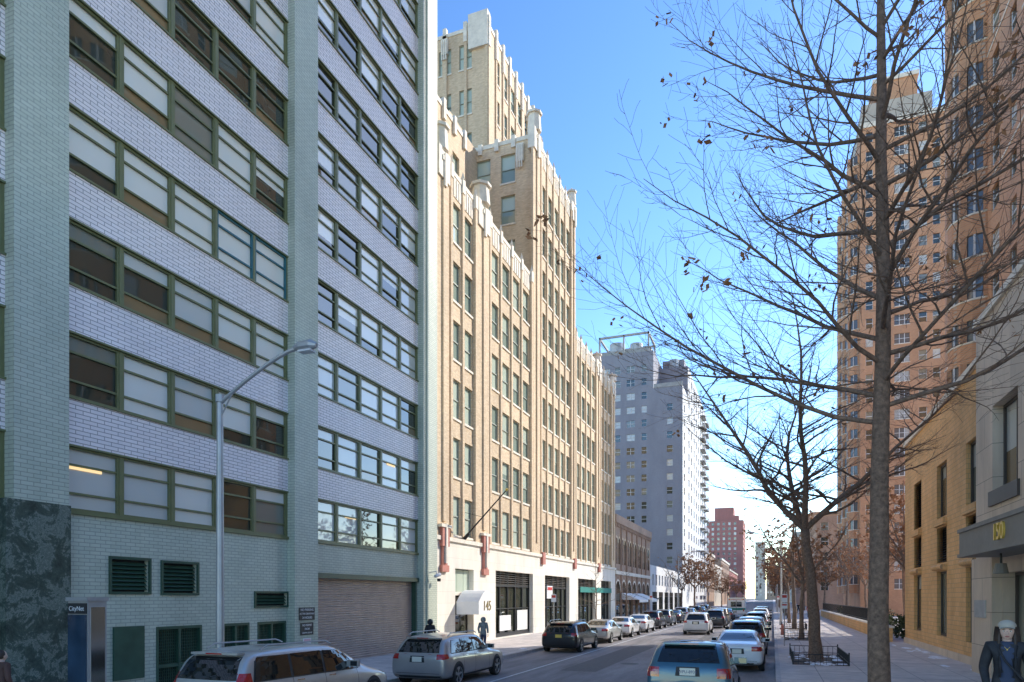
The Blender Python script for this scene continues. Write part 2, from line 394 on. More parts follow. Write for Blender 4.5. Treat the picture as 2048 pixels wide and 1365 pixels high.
# ------------------------------------------------------------------ green office building
def green_building():
    mb=MB('office_building'); F=Fr((FL,0),(0,1),(1,0)); TOP=37.2
    bays=[(1.5,10.5,5),(11.81,20.3,5),(21.66,30.05,5)]
    rows=[(5.0+2.85*k,6.6+2.85*k) for k in range(11)]
    for bi,(a,b_,n) in enumerate(bays):
        W=(b_-a)/n
        for k,(za,zb) in enumerate(rows):
            wins=[]
            for i in range(n):
                st='teal' if (bi==1 and k==3 and i in(3,4)) else 'green'
                wins.append((round(a+W*i+.05,4),round(a+W*(i+1)-.05,4),za,zb,st))
            facade(mb,F,a,b_,za,zb,wins,'olive_frame',rec=.10)
            zt=rows[k+1][0] if k<10 else TOP
            obox(mb,F,a,b_,zb+.05,zt-.05,-.05,.02,'white_glazed_brick')
            obox(mb,F,a,b_,zb,zb+.05,-.05,.05,'olive_frame'); obox(mb,F,a,b_,zt-.05,zt,-.05,.07,'olive_frame')
    # ceiling lamps seen inside a few windows
    for (u0,u1,z) in ((12.0,13.0,6.05),(24.0,24.8,6.1),(12.1,12.9,25.9),(13.8,14.9,25.6),(27.3,28.0,8.9)):
        obox(mb,F,u0,u1,z,z+.07,-.09,-.078,'light_panel')
    wins=[(13.2,14.37,2.95,3.83,'louver'),(14.85,16.1,2.93,3.8,'louver'),(18.65,20.28,2.5,2.94,'louver'),
          (14.63,16.3,-.9,1.95,'dark'),(17.15,18.35,-.9,1.95,'dark'),(18.75,20.2,-.9,1.95,'dark')]
    facade(mb,F,11.81,20.3,-1,4.9,wins,'green_brick',rec=.15)
    facade(mb,F,1.5,10.5,-1,4.9,[(2.5,9.5,-.9,3.4,'store')],'green_brick',rec=.3)
    facade(mb,F,21.66,30.05,-1,4.9,[(21.9,29.9,-.9,3.55,'dark')],'green_brick',rec=.45)
    for a,b_,n in bays: obox(mb,F,a,b_,4.9,5.0,-.1,.07,'olive_frame')
    for w in wins[:3]:
        u0,u1,z0,z1=w[:4]; t=.07
        obox(mb,F,u0-t,u1+t,z1,z1+t,-.01,.05,'dark_green'); obox(mb,F,u0-t,u1+t,z0-t,z0,-.01,.05,'dark_green')
        obox(mb,F,u0-t,u0,z0,z1,-.01,.05,'dark_green'); obox(mb,F,u1,u1+t,z0,z1,-.01,.05,'dark_green')
    for u0,u1 in ((14.63,16.3),(17.15,18.35),(18.75,20.2)):
        obox(mb,F,u0,u0+.08,-.9,1.95,-.12,.02,'dark_green'); obox(mb,F,u1-.08,u1,-.9,1.95,-.12,.02,'dark_green')
        obox(mb,F,u0+.08,u1-.08,1.86,1.95,-.12,.02,'dark_green'); m=(u0+u1)/2
        obox(mb,F,m-.05,m+.05,-.9,1.86,-.12,.01,'dark_green'); obox(mb,F,u0+.08,u1-.08,.75,.85,-.12,0,'dark_green')
        u=u0+.15
        while u<u1-.1:
            obox(mb,F,u,u+.018,-.5,1.86,-.1,-.07,'dark_green'); u+=.07
        z=.1
        while z<1.85:
            obox(mb,F,u0+.08,u1-.08,z,z+.018,-.105,-.085,'dark_green'); z+=.09
    obox(mb,F,13.25,14.2,.55,2.0,-.01,.06,'dark_green')
    z=0.1
    P=F.P
    while z<3.55:
        for (a,b2,o0,o1) in ((z,z+.035,-.2,-.17),(z+.035,z+.06,-.17,-.17),(z+.06,z+.085,-.17,-.2)):
            mb.poly([P(22.05,a,o0),P(29.75,a,o0),P(29.75,b2,o1),P(22.05,b2,o1)],'roller')
        mb.poly([P(22.05,z+.085,-.2),P(29.75,z+.085,-.2),P(29.75,z+.1,-.2),P(22.05,z+.1,-.2)],'roller'); z+=.1
    obox(mb,F,21.9,22.05,-.9,3.55,-.3,.03,'dark_green'); obox(mb,F,29.75,29.9,-.9,3.55,-.3,.03,'dark_green')
    obox(mb,F,21.7,30.0,3.55,3.75,-.3,.12,'dark_green')
    for u0,u1 in ((.2,1.5),(10.5,11.81),(20.3,21.66),(30.05,31.55)):
        zb=5.05 if u0==10.5 else -1
        obox(mb,F,u0,u1,zb,TOP+.6,-.2,.32,'green_brick')
    obox(mb,F,30.35,30.5,-1,TOP,.32,.40,'green_brick')
    obox(mb,F,10.3,11.83,-1,5.05,-.2,.36,'green_marble')
    obox(mb,F,9.0,10.3,-1,5.05,-.2,.10,'green_marble')
    shell(mb,-45,FL-.2,.2,31.5,-1,TOP,'green_brick',skip=('px',))
    obox(mb,F,.2,31.55,TOP,TOP+.5,-.3,.1,'green_brick')
    mb.obj()
    s=MB('driveway_sign')
    G=Fr((FL+.33,0),(0,1),(1,0))
    obox(s,G,20.52,21.42,1.95,2.42,0,.02,'sign_black')
    so=s.obj()
    for i,t in enumerate(('NO PARKING','ACTIVE DRIVEWAY','24 HOURS')):
        text(t,(FL+.355,20.97,2.33-.145*i),R_PX,.10 if i==1 else .125,'sign_white',so,ext=.002)
    s=MB('permit_sign'); obox(s,G,20.6,21.34,1.40,1.86,0,.02,'sign_black'); so=s.obj()
    for i,t in enumerate(('NO PERMIT','FROM','6:00 PM-7:00 AM')):
        text(t,(FL+.355,20.97,1.76-.14*i),R_PX,.08 if i==2 else .11,'sign_white',so,ext=.002)
    s=MB('notice_sign'); obox(s,G,20.75,21.2,.8,1.28,0,.02,'sign_white'); obox(s,G,20.78,21.17,1.12,1.25,.02,.024,'sign_pink'); obox(s,G,20.82,21.13,.95,1.0,.02,.024,'sign_pink'); s.obj()
    s=MB('security_camera'); 
    s.tube([(FL+.33,30.7,4.05),(FL+.7,30.7,4.1),(FL+.75,30.7,3.95)],[.03,.03,.03],8,'white_frame')
    s.tube([(FL+.75,30.5,3.85),(FL+.78,30.95,3.95)],[.08,.09],10,'white_frame'); s.prism(FL+.65,31.1,3.6,3.75,.09,.1,10,'trim_black'); s.obj()
green_building()

# ------------------------------------------------------------------ brick office building 145
def office145():
    E=empty('brick_office_building')
    mb=MB('walls'); F=Fr((FL,0),(0,1),(1,0))
    bays=[('A',33.6,36.9,2),('B',39.1,46.9,4),('C',49.1,57.4,5),('D',58.9,66.4,4),('E',68.2,73.2,3)]
    def rowz(k): return (6.25+3.25*k, 8.4+3.25*k)
    def wins(names,k0,k1,r=.68):
        out=[]
        for n,a,b_,c in bays:
            if n in names:
                for (p,q) in even(a,b_,c,r):
                    for k in range(k0,k1): z=rowz(k); out.append((round(p,4),round(q,4),z[0],z[1],'dh'))
        return out
    BZ=5.85
    facade(mb,F,31.56,47.9,BZ,26.2,wins('AB',0,6),'tan_brick',rec=.15)
    facade(mb,F,47.9,58.1,BZ,37.0,wins('C',0,9),'tan_brick',rec=.15)
    facade(mb,F,58.1,75.1,BZ,26.2,wins('DE',0,6),'tan_brick',rec=.15)
    mb.poly([(-45,31.56,26.2),(FL,31.56,26.2),(FL,47.9,26.2),(-45,47.9,26.2)],'roof_dark')
    mb.poly([(-45,58.1,26.2),(FL,58.1,26.2),(FL,75.1,26.2),(-45,75.1,26.2)],'roof_dark')
    mb.poly([(-45,47.9,37),(FL,47.9,37),(FL,58.1,37),(-45,58.1,37)],'roof_dark')
    mb.poly([(-45,75.1,-1),(FL,75.1,-1),(FL,75.1,26.2),(-45,75.1,26.2)],'brown_brick')
    FS=Fr((-45,47.9),(1,0),(0,-1))
    w=[(x,x+1.15,z0,z0+2.15,'dh') for x in (45-21.2,45-19.2) for z0 in (27.5,30.9,34.0)]
    facade(mb,FS,0,45+FL,26.2,37.0,w,'tan_brick')
    facade(mb,Fr((-45,58.1),(1,0),(0,1)),0,45+FL,26.2,37.0,[],'brown_brick')
    F1=Fr((-20,0),(0,1),(1,0))
    w=[(p,q,z,z+2.1,'dh') for z in (27.2,30.6) for (p,q) in even(32.4,42.6,6,.62)]
    facade(mb,F1,31.56,43.2,26.2,34.6,w,'tan_brick'); shell(mb,-45,-20,31.56,43.2,26.2,34.6,'tan_brick',skip=('px',))
    FT=Fr((-22,0),(0,1),(1,0))
    w=[(p,q,z,z+2.1,'dh') for z in (39.4,43.2,46.6) for (p,q) in even(53.2,62.4,5,.55)]
    facade(mb,FT,52,63.4,26.2,50.2,w,'tan_brick',rec=.15)
    FTS=Fr((-45,52),(1,0),(0,-1))
    w=[(45+x,45+x+1.15,z,z+2.1,'dh') for z in (39.5,43.2,47.0) for x in (-31,-28.6,-26.5,-24.6)]
    facade(mb,FTS,0,23,26.2,50.2,w,'tan_brick',rec=.15)
    mb.poly([(-45,52,50.2),(-22,52,50.2),(-22,63.4,50.2),(-45,63.4,50.2)],'roof_dark')
    mb.poly([(-45,63.4,26),(-22,63.4,26),(-22,63.4,50.2),(-45,63.4,50.2)],'tan_brick')
    shell(mb,-45,-21.2,43.2,47.9,26.2,37.0,'tan_brick')
    # pilasters
    for n,a,b_,c in bays:
        top=37.0 if n=='C' else 26.2
        p=(b_-a)/c
        for i in range(c+1):
            u=a+p*i; wd=.13
            off=.11 if 0<i<c else .18
            obox(mb,F,u-wd,u+wd,BZ+.1,top-.5,-.02,off,'tan_brick')
            obox(mb,F,u-wd-.03,u+wd+.03,top-.5,top+.3,-.02,off+.04,'trim_stone')
            q=F.P(u,0,off-.05); mb.prism(q[0],q[1],top+.3,top+.75,.16,.01,4,'trim_stone')
        for i in range(c):
            u=a+p*i; obox(mb,F,u+wd+.05,u+p-wd-.05,top-1.2,top-.1,-.02,.04,'trim_stone')
            obox(mb,F,u+wd+.05,u+p-wd-.05,top-.1,top+.15,-.1,.08,'trim_stone')
            for dd in (.3,.5,.7): obox(mb,F,u+p*dd-.04,u+p*dd+.04,top-1.15,top-.2,.04,.08,'trim_stone')
            for k in range(9 if n=='C' else 6):
                z=rowz(k)[1]; obox(mb,F,u+wd+.12,u+p-wd-.12,z+.0,z+.12,-.02,.03,'tan_brick')
    for (u0,u1,top,pin) in ((31.9,33.3,26.2,1.5),(37.1,38.9,26.2,1.4),(47.2,48.8,37.0,1.6),(57.5,58.7,37.0,1.4),(66.6,68.0,26.2,.9),(73.4,75.0,26.2,.9)):
        m=(u0+u1)/2
        obox(mb,F,u0,u1,BZ+.1,top-1.2,-.02,.14,'tan_brick')
        obox(mb,F,u0+.04,u1-.04,top-1.2,top+.35,-.3,.24,'trim_stone')
        obox(mb,F,m-.16,m+.16,BZ+1,top-1.3,.13,.24,'tan_brick')
        q=F.P(m,0,-.05); r=(u1-u0)*.33
        mb.prism(q[0],q[1],top+.35,top+pin,r,r*.85,8,'trim_stone')
        mb.prism(q[0],q[1],top+pin,top+pin+.16,r*1.12,r*1.12,8,'trim_stone')
        mb.prism(q[0],q[1],top+pin+.16,top+pin+.45,r*.6,r*.15,8,'trim_stone')
        obox(mb,F,m-.12,m+.12,top-1.6,top+.1,.24,.34,'trim_stone')
        obox(mb,F,m-.3,m+.3,top-.3,top-.05,.24,.30,'trim_stone')
    def crest(Fq,a,b_,z,n,h=1.0,fins=True,down=2.0):
        for i in range(n+1):
            u=a+(b_-a)*i/n
            obox(mb,Fq,u-.16,u+.16,z-down,z+h*.6+random.uniform(0,.2),-.15,.18,'trim_stone')
            if i<n: 
                obox(mb,Fq,u+.16,u+(b_-a)/n-.16,z-.1,z+.2,-.2,.06,'trim_stone')
            if fins: obox(mb,Fq,u-.13,u+.13,z-12,z-down,-.02,.12,'tan_brick')
    crest(FT,52.1,63.3,50.2,7,1.0,down=1.8)
    crest(FTS,45-31.6,45-22.1,50.2,5,.8,down=1.0)
    obox(mb,FTS,21.3,23.05,48.4,51.3,-.4,.22,'trim_stone')
    obox(mb,FTS,18.9,19.3,40,50.2,-.02,.18,'tan_brick'); 
    crest(F1,31.8,43.0,34.6,7,.6,False,.8)
    crest(FS,45-22.2,45-16.8,37.0,4,.4,False,.5)
    for (Fq,u,z) in ((FS,45-22.3,36.6),(FS,45-17.6,36.3),(FTS,19.1,49.6),(FTS,45-27.2,49.6)):
        obox(mb,Fq,u-.3,u+.3,z-1.0,z+.3,.02,.25,'trim_stone')
        for d in (-.18,0,.18): obox(mb,Fq,u+d-.05,u+d+.05,z-1.5,z+.2,.25,.31,'trim_stone')
    mb.box(-20.5,-18,59.5,61.5,26.2,31.0,'brown_brick')
    mb.box(-21,-18.5,72,74.5,26.2,28.0,'brown_brick')
    st=[(40.0,47.2,.2,4.5,'store'),(50.0,56.8,.2,4.5,'store'),(59.6,66.0,.2,4.5,'store'),(68.4,73.0,.2,4.5,'store'),(34.1,36.6,.2,4.4,'dark')]
    FB=Fr((FL+.12,0),(0,1),(1,0))
    facade(mb,FB,31.56,75.1,-1,BZ,st,'limestone',rec=.4)
    mb.poly([(FL+.12,31.56,-1),(FL-.2,31.56,-1),(FL-.2,31.56,BZ),(FL+.12,31.56,BZ)],'limestone')
    obox(mb,FB,31.5,75.15,BZ-.02,BZ+.2,-.2,.12,'trim_stone')
    for i in range(3): obox(mb,FB,34.1+i*.85,34.1+i*.85+.8,3.1,4.35,-.35,-.3,'g_sage')
    obox(mb,FB,34.1,36.6,2.9,3.1,-.38,-.1,'trim_stone')
    obox(mb,FB,34.6,35.3,.2,2.8,-.36,-.3,'g_dark'); obox(mb,FB,35.4,36.1,.2,2.8,-.36,-.3,'g_dark')
    for u in (32.6,38.1):
        obox(mb,FB,u-.42,u+.42,5.5,6.5,-.2,.2,'terracotta'); obox(mb,FB,u-.28,u+.28,4.5,5.5,0,.14,'terracotta')
        obox(mb,FB,u-.4,u+.4,4.15,4.5,0,.18,'terracotta'); obox(mb,FB,u-.1,u+.1,4.6,6.7,.14,.26,'trim_stone')
        obox(mb,FB,u-.6,u+.6,6.5,6.66,-.2,.25,'trim_stone')
    for u in (49.3,58.2,67.2): obox(mb,FB,u-.3,u+.3,5.3,6.2,.0,.2,'terracotta')
    o=mb.obj(); o.parent=E
    a=MB('entrance_awning'); x0,x1=FL+.15,FL+1.5; ya,yb=34.2,36.5
    n=8; pr=[(ya+(yb-ya)*i/n, 2.55+.65*sin(pi*i/n)) for i in range(n+1)]
    for i in range(n):
        (p,z),(q,w_)=pr[i],pr[i+1]
        a.poly([(x0,p,z),(x1,p,z),(x1,q,w_),(x0,q,w_)],'canvas')
        a.poly([(x1,p,1.85),(x1,q,1.85),(x1,q,w_),(x1,p,z)],'canvas')
    a.poly([(x0,ya,1.85),(x1,ya,1.85),(x1,ya,2.55),(x0,ya,2.55)],'canvas'); a.poly([(x0,yb,1.85),(x1,yb,1.85),(x1,yb,2.55),(x0,yb,2.55)],'canvas')
    ao=a.obj(); ao.parent=E
    text('145',(x1+.02,35.35,2.3),R_PX,.78,'gold_dark',ao,ext=.01)
    s=MB('flagpole'); s.tube([(FL+.2,35.2,6.2),(FL+2.7,35.2,8.7)],[.05,.03],8,'iron'); s.tube([(FL+2.7,35.2,8.7),(FL+2.8,35.2,8.8)],[.07,.07],8,'gold')
    s.tube([(FL+.2,35.2,7.6),(FL+1.3,35.2,7.3)],[.012,.012],5,'iron'); s.tube([(FL+.15,35.2,6.1),(FL+.45,35.2,6.4)],[.11,.09],8,'iron'); s.obj()
    s=MB('shop_sign'); obox(s,FB,60.2,73.0,3.25,3.75,.0,.06,'sign_green'); s.obj()
    s=MB('shop_poster'); obox(s,FB,51.0,52.4,2.7,3.7,-.2,-.14,'sign_white'); obox(s,FB,51.1,52.3,3.35,3.6,-.14,-.13,'sign_red'); s.obj()
    s=MB('shop_poster'); obox(s,FB,41.2,43.2,.6,1.6,-.25,-.2,'sign_white'); obox(s,FB,44.5,46.6,.5,1.9,-.25,-.22,'blind'); s.obj()
office145()

# ------------------------------------------------------------------ romanesque building
def arch(mb,F,uc,zb,zs,r,o,mat,n=8,ring=None):
    P=F.P
    pts=[P(uc-r,zb,o),P(uc+r,zb,o)]+[P(uc+r*cos(pi*i/n),zs+r*sin(pi*i/n),o) for i in range(n+1)]
    mb.poly(pts,mat)
    if ring:
        R=r+.25
        for i in range(n):
            a=pi*i/n; b_=pi*(i+1)/n
            mb.poly([P(uc+r*cos(a),zs+r*sin(a),o+.03),P(uc+R*cos(a),zs+R*sin(a),o+.03),P(uc+R*cos(b_),zs+R*sin(b_),o+.03),P(uc+r*cos(b_),zs+r*sin(b_),o+.03)],ring)
def romanesque():
    mb=MB('arched_brick_building'); F=Fr((FL,0),(0,1),(1,0))
    shell(mb,-40,FL,75.15,99,-1,11.6,'brown_brick')
    obox(mb,F,75.15,99,11.2,12.1,-.3,.25,'brown_brick')
    for i in range(30): obox(mb,F,75.4+i*.8,75.8+i*.8,10.8,11.2,-.02,.18,'brown_brick')
    for i in range(7):
        u=77+i*3.3
        for d in (-.75,.75): arch(mb,F,u+d,6.6,9.0,.55,.012,'g_dark',ring='tan_brick')
        arch(mb,F,u,-.5,3.4,1.25,.012,'g_dark',ring='trim_stone')
        obox(mb,F,u-1.65-.15,u-1.65+.15,-1,10.8,-.02,.15,'brown_brick')
    obox(mb,F,75.15,99,5.4,5.8,-.02,.2,'trim_stone')
    obox(mb,F,79,97,2.5,2.7,0,1.6,'roof_dark'); 
    mb.obj()
    s=MB('shop_awning')
    for y in (78.5,86):
        s.poly([(FL+.1,y,3.3),(FL+.1,y+6,3.3),(FL+2.2,y+6,2.5),(FL+2.2,y,2.5)],'canvas'); s.poly([(FL+2.2,y,2.5),(FL+2.2,y+6,2.5),(FL+2.2,y+6,2.2),(FL+2.2,y,2.2)],'canvas')
        s.poly([(FL+.1,y,3.3),(FL+2.2,y,2.5),(FL+.1,y,2.5)],'canvas')
    s.obj()
romanesque()

# ------------------------------------------------------------------ grey apartment building
def grey_building():
    mb=MB('grey_apartment_building')
    F=Fr((-60,137),(1,0),(0,-1))
    zz=[4+2.75*k for k in range(17)]
    w=[]
    for z in zz:
        for x,wd in ((-46,2.2),(-41,1.6),(-37.5,2.2),(-33.2,2.2),(-30.0,1.2),(-27.6,1.7),(-24.6,1.1)):
            w.append((60+x,60+x+wd,z,z+1.35,'pun'))
    facade(mb,F,0,37.8,-1,52,w,'grey_brick',rec=.15)
    shell(mb,-60,-22.2,137,165,-1,52,'grey_brick',skip=('ny',))
    w=[(60-19.6,60-18.4,z,z+1.3,'pun') for z in zz[:14]]
    facade(mb,F,37.8,43.5,-1,44.4,w,'grey_brick',rec=.15)
    mb.poly([(-22.2,137,44.4),(FL,137,44.4),(FL,146,44.4),(-22.2,146,44.4)],'roof_dark')
    F2=Fr((-60,146),(1,0),(0,-1)); facade(mb,F2,37.8,43.5,44.4,51,[(40,41.5,46,47.6,'pun')],'grey_brick',rec=.15)
    FX=Fr((FL,0),(0,1),(1,0))
    w=[(y,y+1.9,z,z+1.6,'pun') for z in zz[:17] for y in (147,152,157,162,167,172,177,182)]
    facade(mb,FX,137,146,-1,44.4,[(139,141,z,z+1.5,'pun') for z in zz[:14]],'white_wall',rec=.15)  # sunlit street side coloured white, shaded front coloured grey
    facade(mb,FX,146,189,-1,51,w,'white_wall',rec=.2)
    shell(mb,-40,FL-.01,146,189,-1,51,'white_wall',skip=('px','ny'))
    for z in zz:
        for y in (172,180): obox(mb,FX,y,y+6,z-.9,z-.78,0,1.0,'concrete'); obox(mb,FX,y,y+6,z-.78,z+.05,.96,1.0,'grey_brick')
    mb.box(-45,-23,139,150,52,53.5,'concrete')
    for x in (-33.5,-28.5,-23.5):
        mb.box(x,x+.3,138,138.3,52,56.2,'concrete'); mb.box(x,x+.3,146,146.3,52,56.2,'concrete')
    mb.box(-33.5,-23.2,138,138.3,55.9,56.3,'concrete'); mb.box(-33.5,-23.2,146,146.3,55.9,56.3,'concrete')
    mb.box(-33.5,-33.2,138,146.3,55.9,56.3,'concrete'); mb.box(-23.5,-23.2,138,146.3,55.9,56.3,'concrete')
    mb.prism(-30.5,142,53.5,55.8,1.6,1.6,14,'galv'); mb.prism(-26.5,142,53.5,55.4,1.3,1.3,14,'galv')
    mb.box(-22,-17.5,148,154,51,53.2,'grey_brick'); mb.prism(-19.5,147.5,51,53,1.0,1.0,12,'galv')
    mb.box(-22.1,FL,136.9,137.1,44.4,45.2,'concrete')
    mb.obj()
    b=MB('shop_building'); F=Fr((FL,0),(0,1),(1,0))
    facade(b,F,99.1,136.9,-1,7.5,[(101+i*6,105.5+i*6,.3,3.6,'store') for i in range(6)]+[(101+i*3,102.5+i*3,4.6,6.2,'pun') for i in range(12)],'white_wall')
    shell(b,-40,FL,99.1,136.9,-1,7.5,'white_wall',skip=('px',)); b.obj()
grey_building()

def plain_block(name,x0,x1,y0,y1,h,wall,side,pitch=3.0,colp=3.0,ww=1.4,wh=1.6,st='pun',ny=True):
    mb=MB(name)
    n=int((h-4)/pitch)
    if side=='L': F=Fr((x1,y0),(0,1),(1,0)); sk='px'
    else: F=Fr((x0,y0),(0,1),(-1,0)); sk='nx'
    L=y1-y0; c=max(1,int((L-1)/colp)); 
    w=[(.8+i*colp,.8+i*colp+ww,4.2+k*pitch,4.2+k*pitch+wh,st) for i in range(c) for k in range(n)]
    facade(mb,F,0,L,-1,h,w,wall,rec=.18)
    sk2=[sk]
    if ny:
        FY=Fr((x0,y0),(1,0),(0,-1)); L=x1-x0; c=max(1,int((L-1)/colp))
        w=[(.8+i*colp,.8+i*colp+ww,4.2+k*pitch,4.2+k*pitch+wh,st) for i in range(c) for k in range(n)]
        facade(mb,FY,0,L,-1,h,w,wall,rec=.18); sk2.append('ny')
    shell(mb,x0,x1,y0,y1,-1,h,wall,skip=sk2)
    if side=='L': mb.box(x1-.3,x1+.25,y0-.05,y1+.0,h-.4,h+.3,'trim_stone')
    else: mb.box(x0-.25,x0+.3,y0-.05,y1+.0,h-.4,h+.3,'trim_stone')
    return mb
plain_block('brick_rowhouse',-35,FL,189.1,215,15,'brown_brick','L').obj()
plain_block('brick_rowhouse',-35,FL,215.1,245,12.5,'beige_wall','L').obj()
plain_block('brick_rowhouse',-35,FL,245.1,290,16,'brown_brick','L').obj()
plain_block('brick_rowhouse',-35,FL,290.1,360,14,'red_brick','L').obj()
m=plain_block('red_apartment_building',-38.6,FL,430,470,49,'red_brick','L',pitch=3,colp=3.2); m.box(-33,-22,432,450,49,57,'red_brick'); m.box(-22,-19,432,440,49,52,'red_brick'); m.obj()
m=plain_block('apartment_building',-14,-6,620,650,50,'beige_wall','L'); m.obj()
plain_block('brick_building',8.2,35,150,185,19,'brown_brick','R').obj()
plain_block('brick_building',9,35,185.1,240,24,'orange_brick','R').obj()
plain_block('brick_building',9,35,240.1,330,17,'brown_brick','R').obj()
plain_block('brick_building',9,40,330.1,480,32,'beige_wall','R').obj()
plain_block('brick_building',-6,20,760,800,25,'brown_brick','R').obj()

# ------------------------------------------------------------------ right towers
def bay(mb,x0,yc,z,pit,r,n=12):
    hb=pit*.50
    mb.tube([(x0,yc,z),(x0,yc,z+hb)],[r,r],n,'orange_brick'); mb.tube([(x0,yc,z+hb),(x0,yc,z+pit)],[r-.12,r-.12],n,'g_tower',cap=False)
    for k in range(n//2+1):
        a=pi/2+pi*k/(n//2); px,py=x0+(r-.08)*cos(a),yc+(r-.08)*sin(a); wdt=.18 if k%2==0 else .05
        m_='orange_brick' if k%2==0 else 'white_frame'
        mb.box(px-wdt,px+wdt,py-wdt,py+wdt,z+hb,z+pit,m_,False)
    mb.tube([(x0,yc,z+hb-.1),(x0,yc,z+hb)],[r+.05,r+.05],n,'trim_stone')
def tower_mid():
    mb=MB('apartment_tower'); x0,x1,y0,y1,h=11.7,22.2,109,134,70; pit=2.65
    ks=range(0,25)
    F=Fr((x0,y0),(1,0),(0,-1)); 
    w=[(a,a+wd,4+k*pit,5.4+k*pit,st) for k in ks for (a,wd,st) in ((.7,.9,'pun'),(2.3,1.0,'pun'),(4.3,1.9,'tw3'),(7.3,1.0,'pun'),(9.0,.9,'pun'))]
    facade(mb,F,0,x1-x0,-1,h,w,'orange_brick',rec=.15)
    F=Fr((x0,y0),(0,1),(-1,0))
    w=[(a,a+wd,4+k*pit,5.5+k*pit,'pun') for k in ks for (a,wd) in ((5.6,1.6),(7.8,1),(13,1.6),(15.5,1.2),(21.5,2))]
    facade(mb,F,0,y1-y0,-1,h,w,'orange_brick',rec=.15)
    shell(mb,x0,x1,y0,y1,-1,h,'orange_brick',skip=('nx','ny'))
    for c in (3.0,11.0,19.0):
        for k in ks: 
            if 3.4+k*pit<h-3: bay(mb,x0,y0+c,3.4+k*pit,pit,1.5)
    mb.box(x0+.2,x1-1.5,y0+.3,y1-1,h,h+3.2,'beige_wall'); mb.box(x0,x1,y0-.15,y1,h-.3,h+.4,'trim_stone')
    mb.box(x0+2,x1-3,y0+2,y1-6,h+3.2,h+7,'orange_brick'); mb.box(x0+1.8,x1-2.8,y0+1.8,y1-5.8,h+7,h+7.6,'trim_stone')
    mb.obj()
tower_mid()
def tower_near():
    mb=MB('apartment_tower'); x0,y1,H=12.1,59.6,60; pit=2.6
    F=Fr((x0,0),(0,1),(-1,0))
    cols=[(57.2,1.5,'pun'),(54.6,1.1,'pun'),(46.4,1.5,'pun'),(43.4,1.1,'pun'),(40.4,1.9,'tw3'),(37,1.1,'pun'),(30.2,1.2,'pun')]
    w=[(a,a+wd,12.5+k*pit,13.9+k*pit,st) for k in range(0,17) for (a,wd,st) in cols]
    facade(mb,F,28,y1,-1,H,w,'orange_brick',rec=.15)
    shell(mb,x0,40,28,y1,-1,H,'orange_brick',skip=('nx',))
    for c in (50.4,34.0):
        for k in range(0,17): bay(mb,x0,c,11.9+k*pit,pit,1.7,16)
    for k in range(0,17,3): obox(mb,F,28,y1,12.0+k*pit-.12,12.0+k*pit,-.02,.05,'trim_stone')
    mb.box(x0-.12,x0+.3,28,y1+.1,H-.5,H+.3,'trim_stone')
    mb.obj()
tower_near()

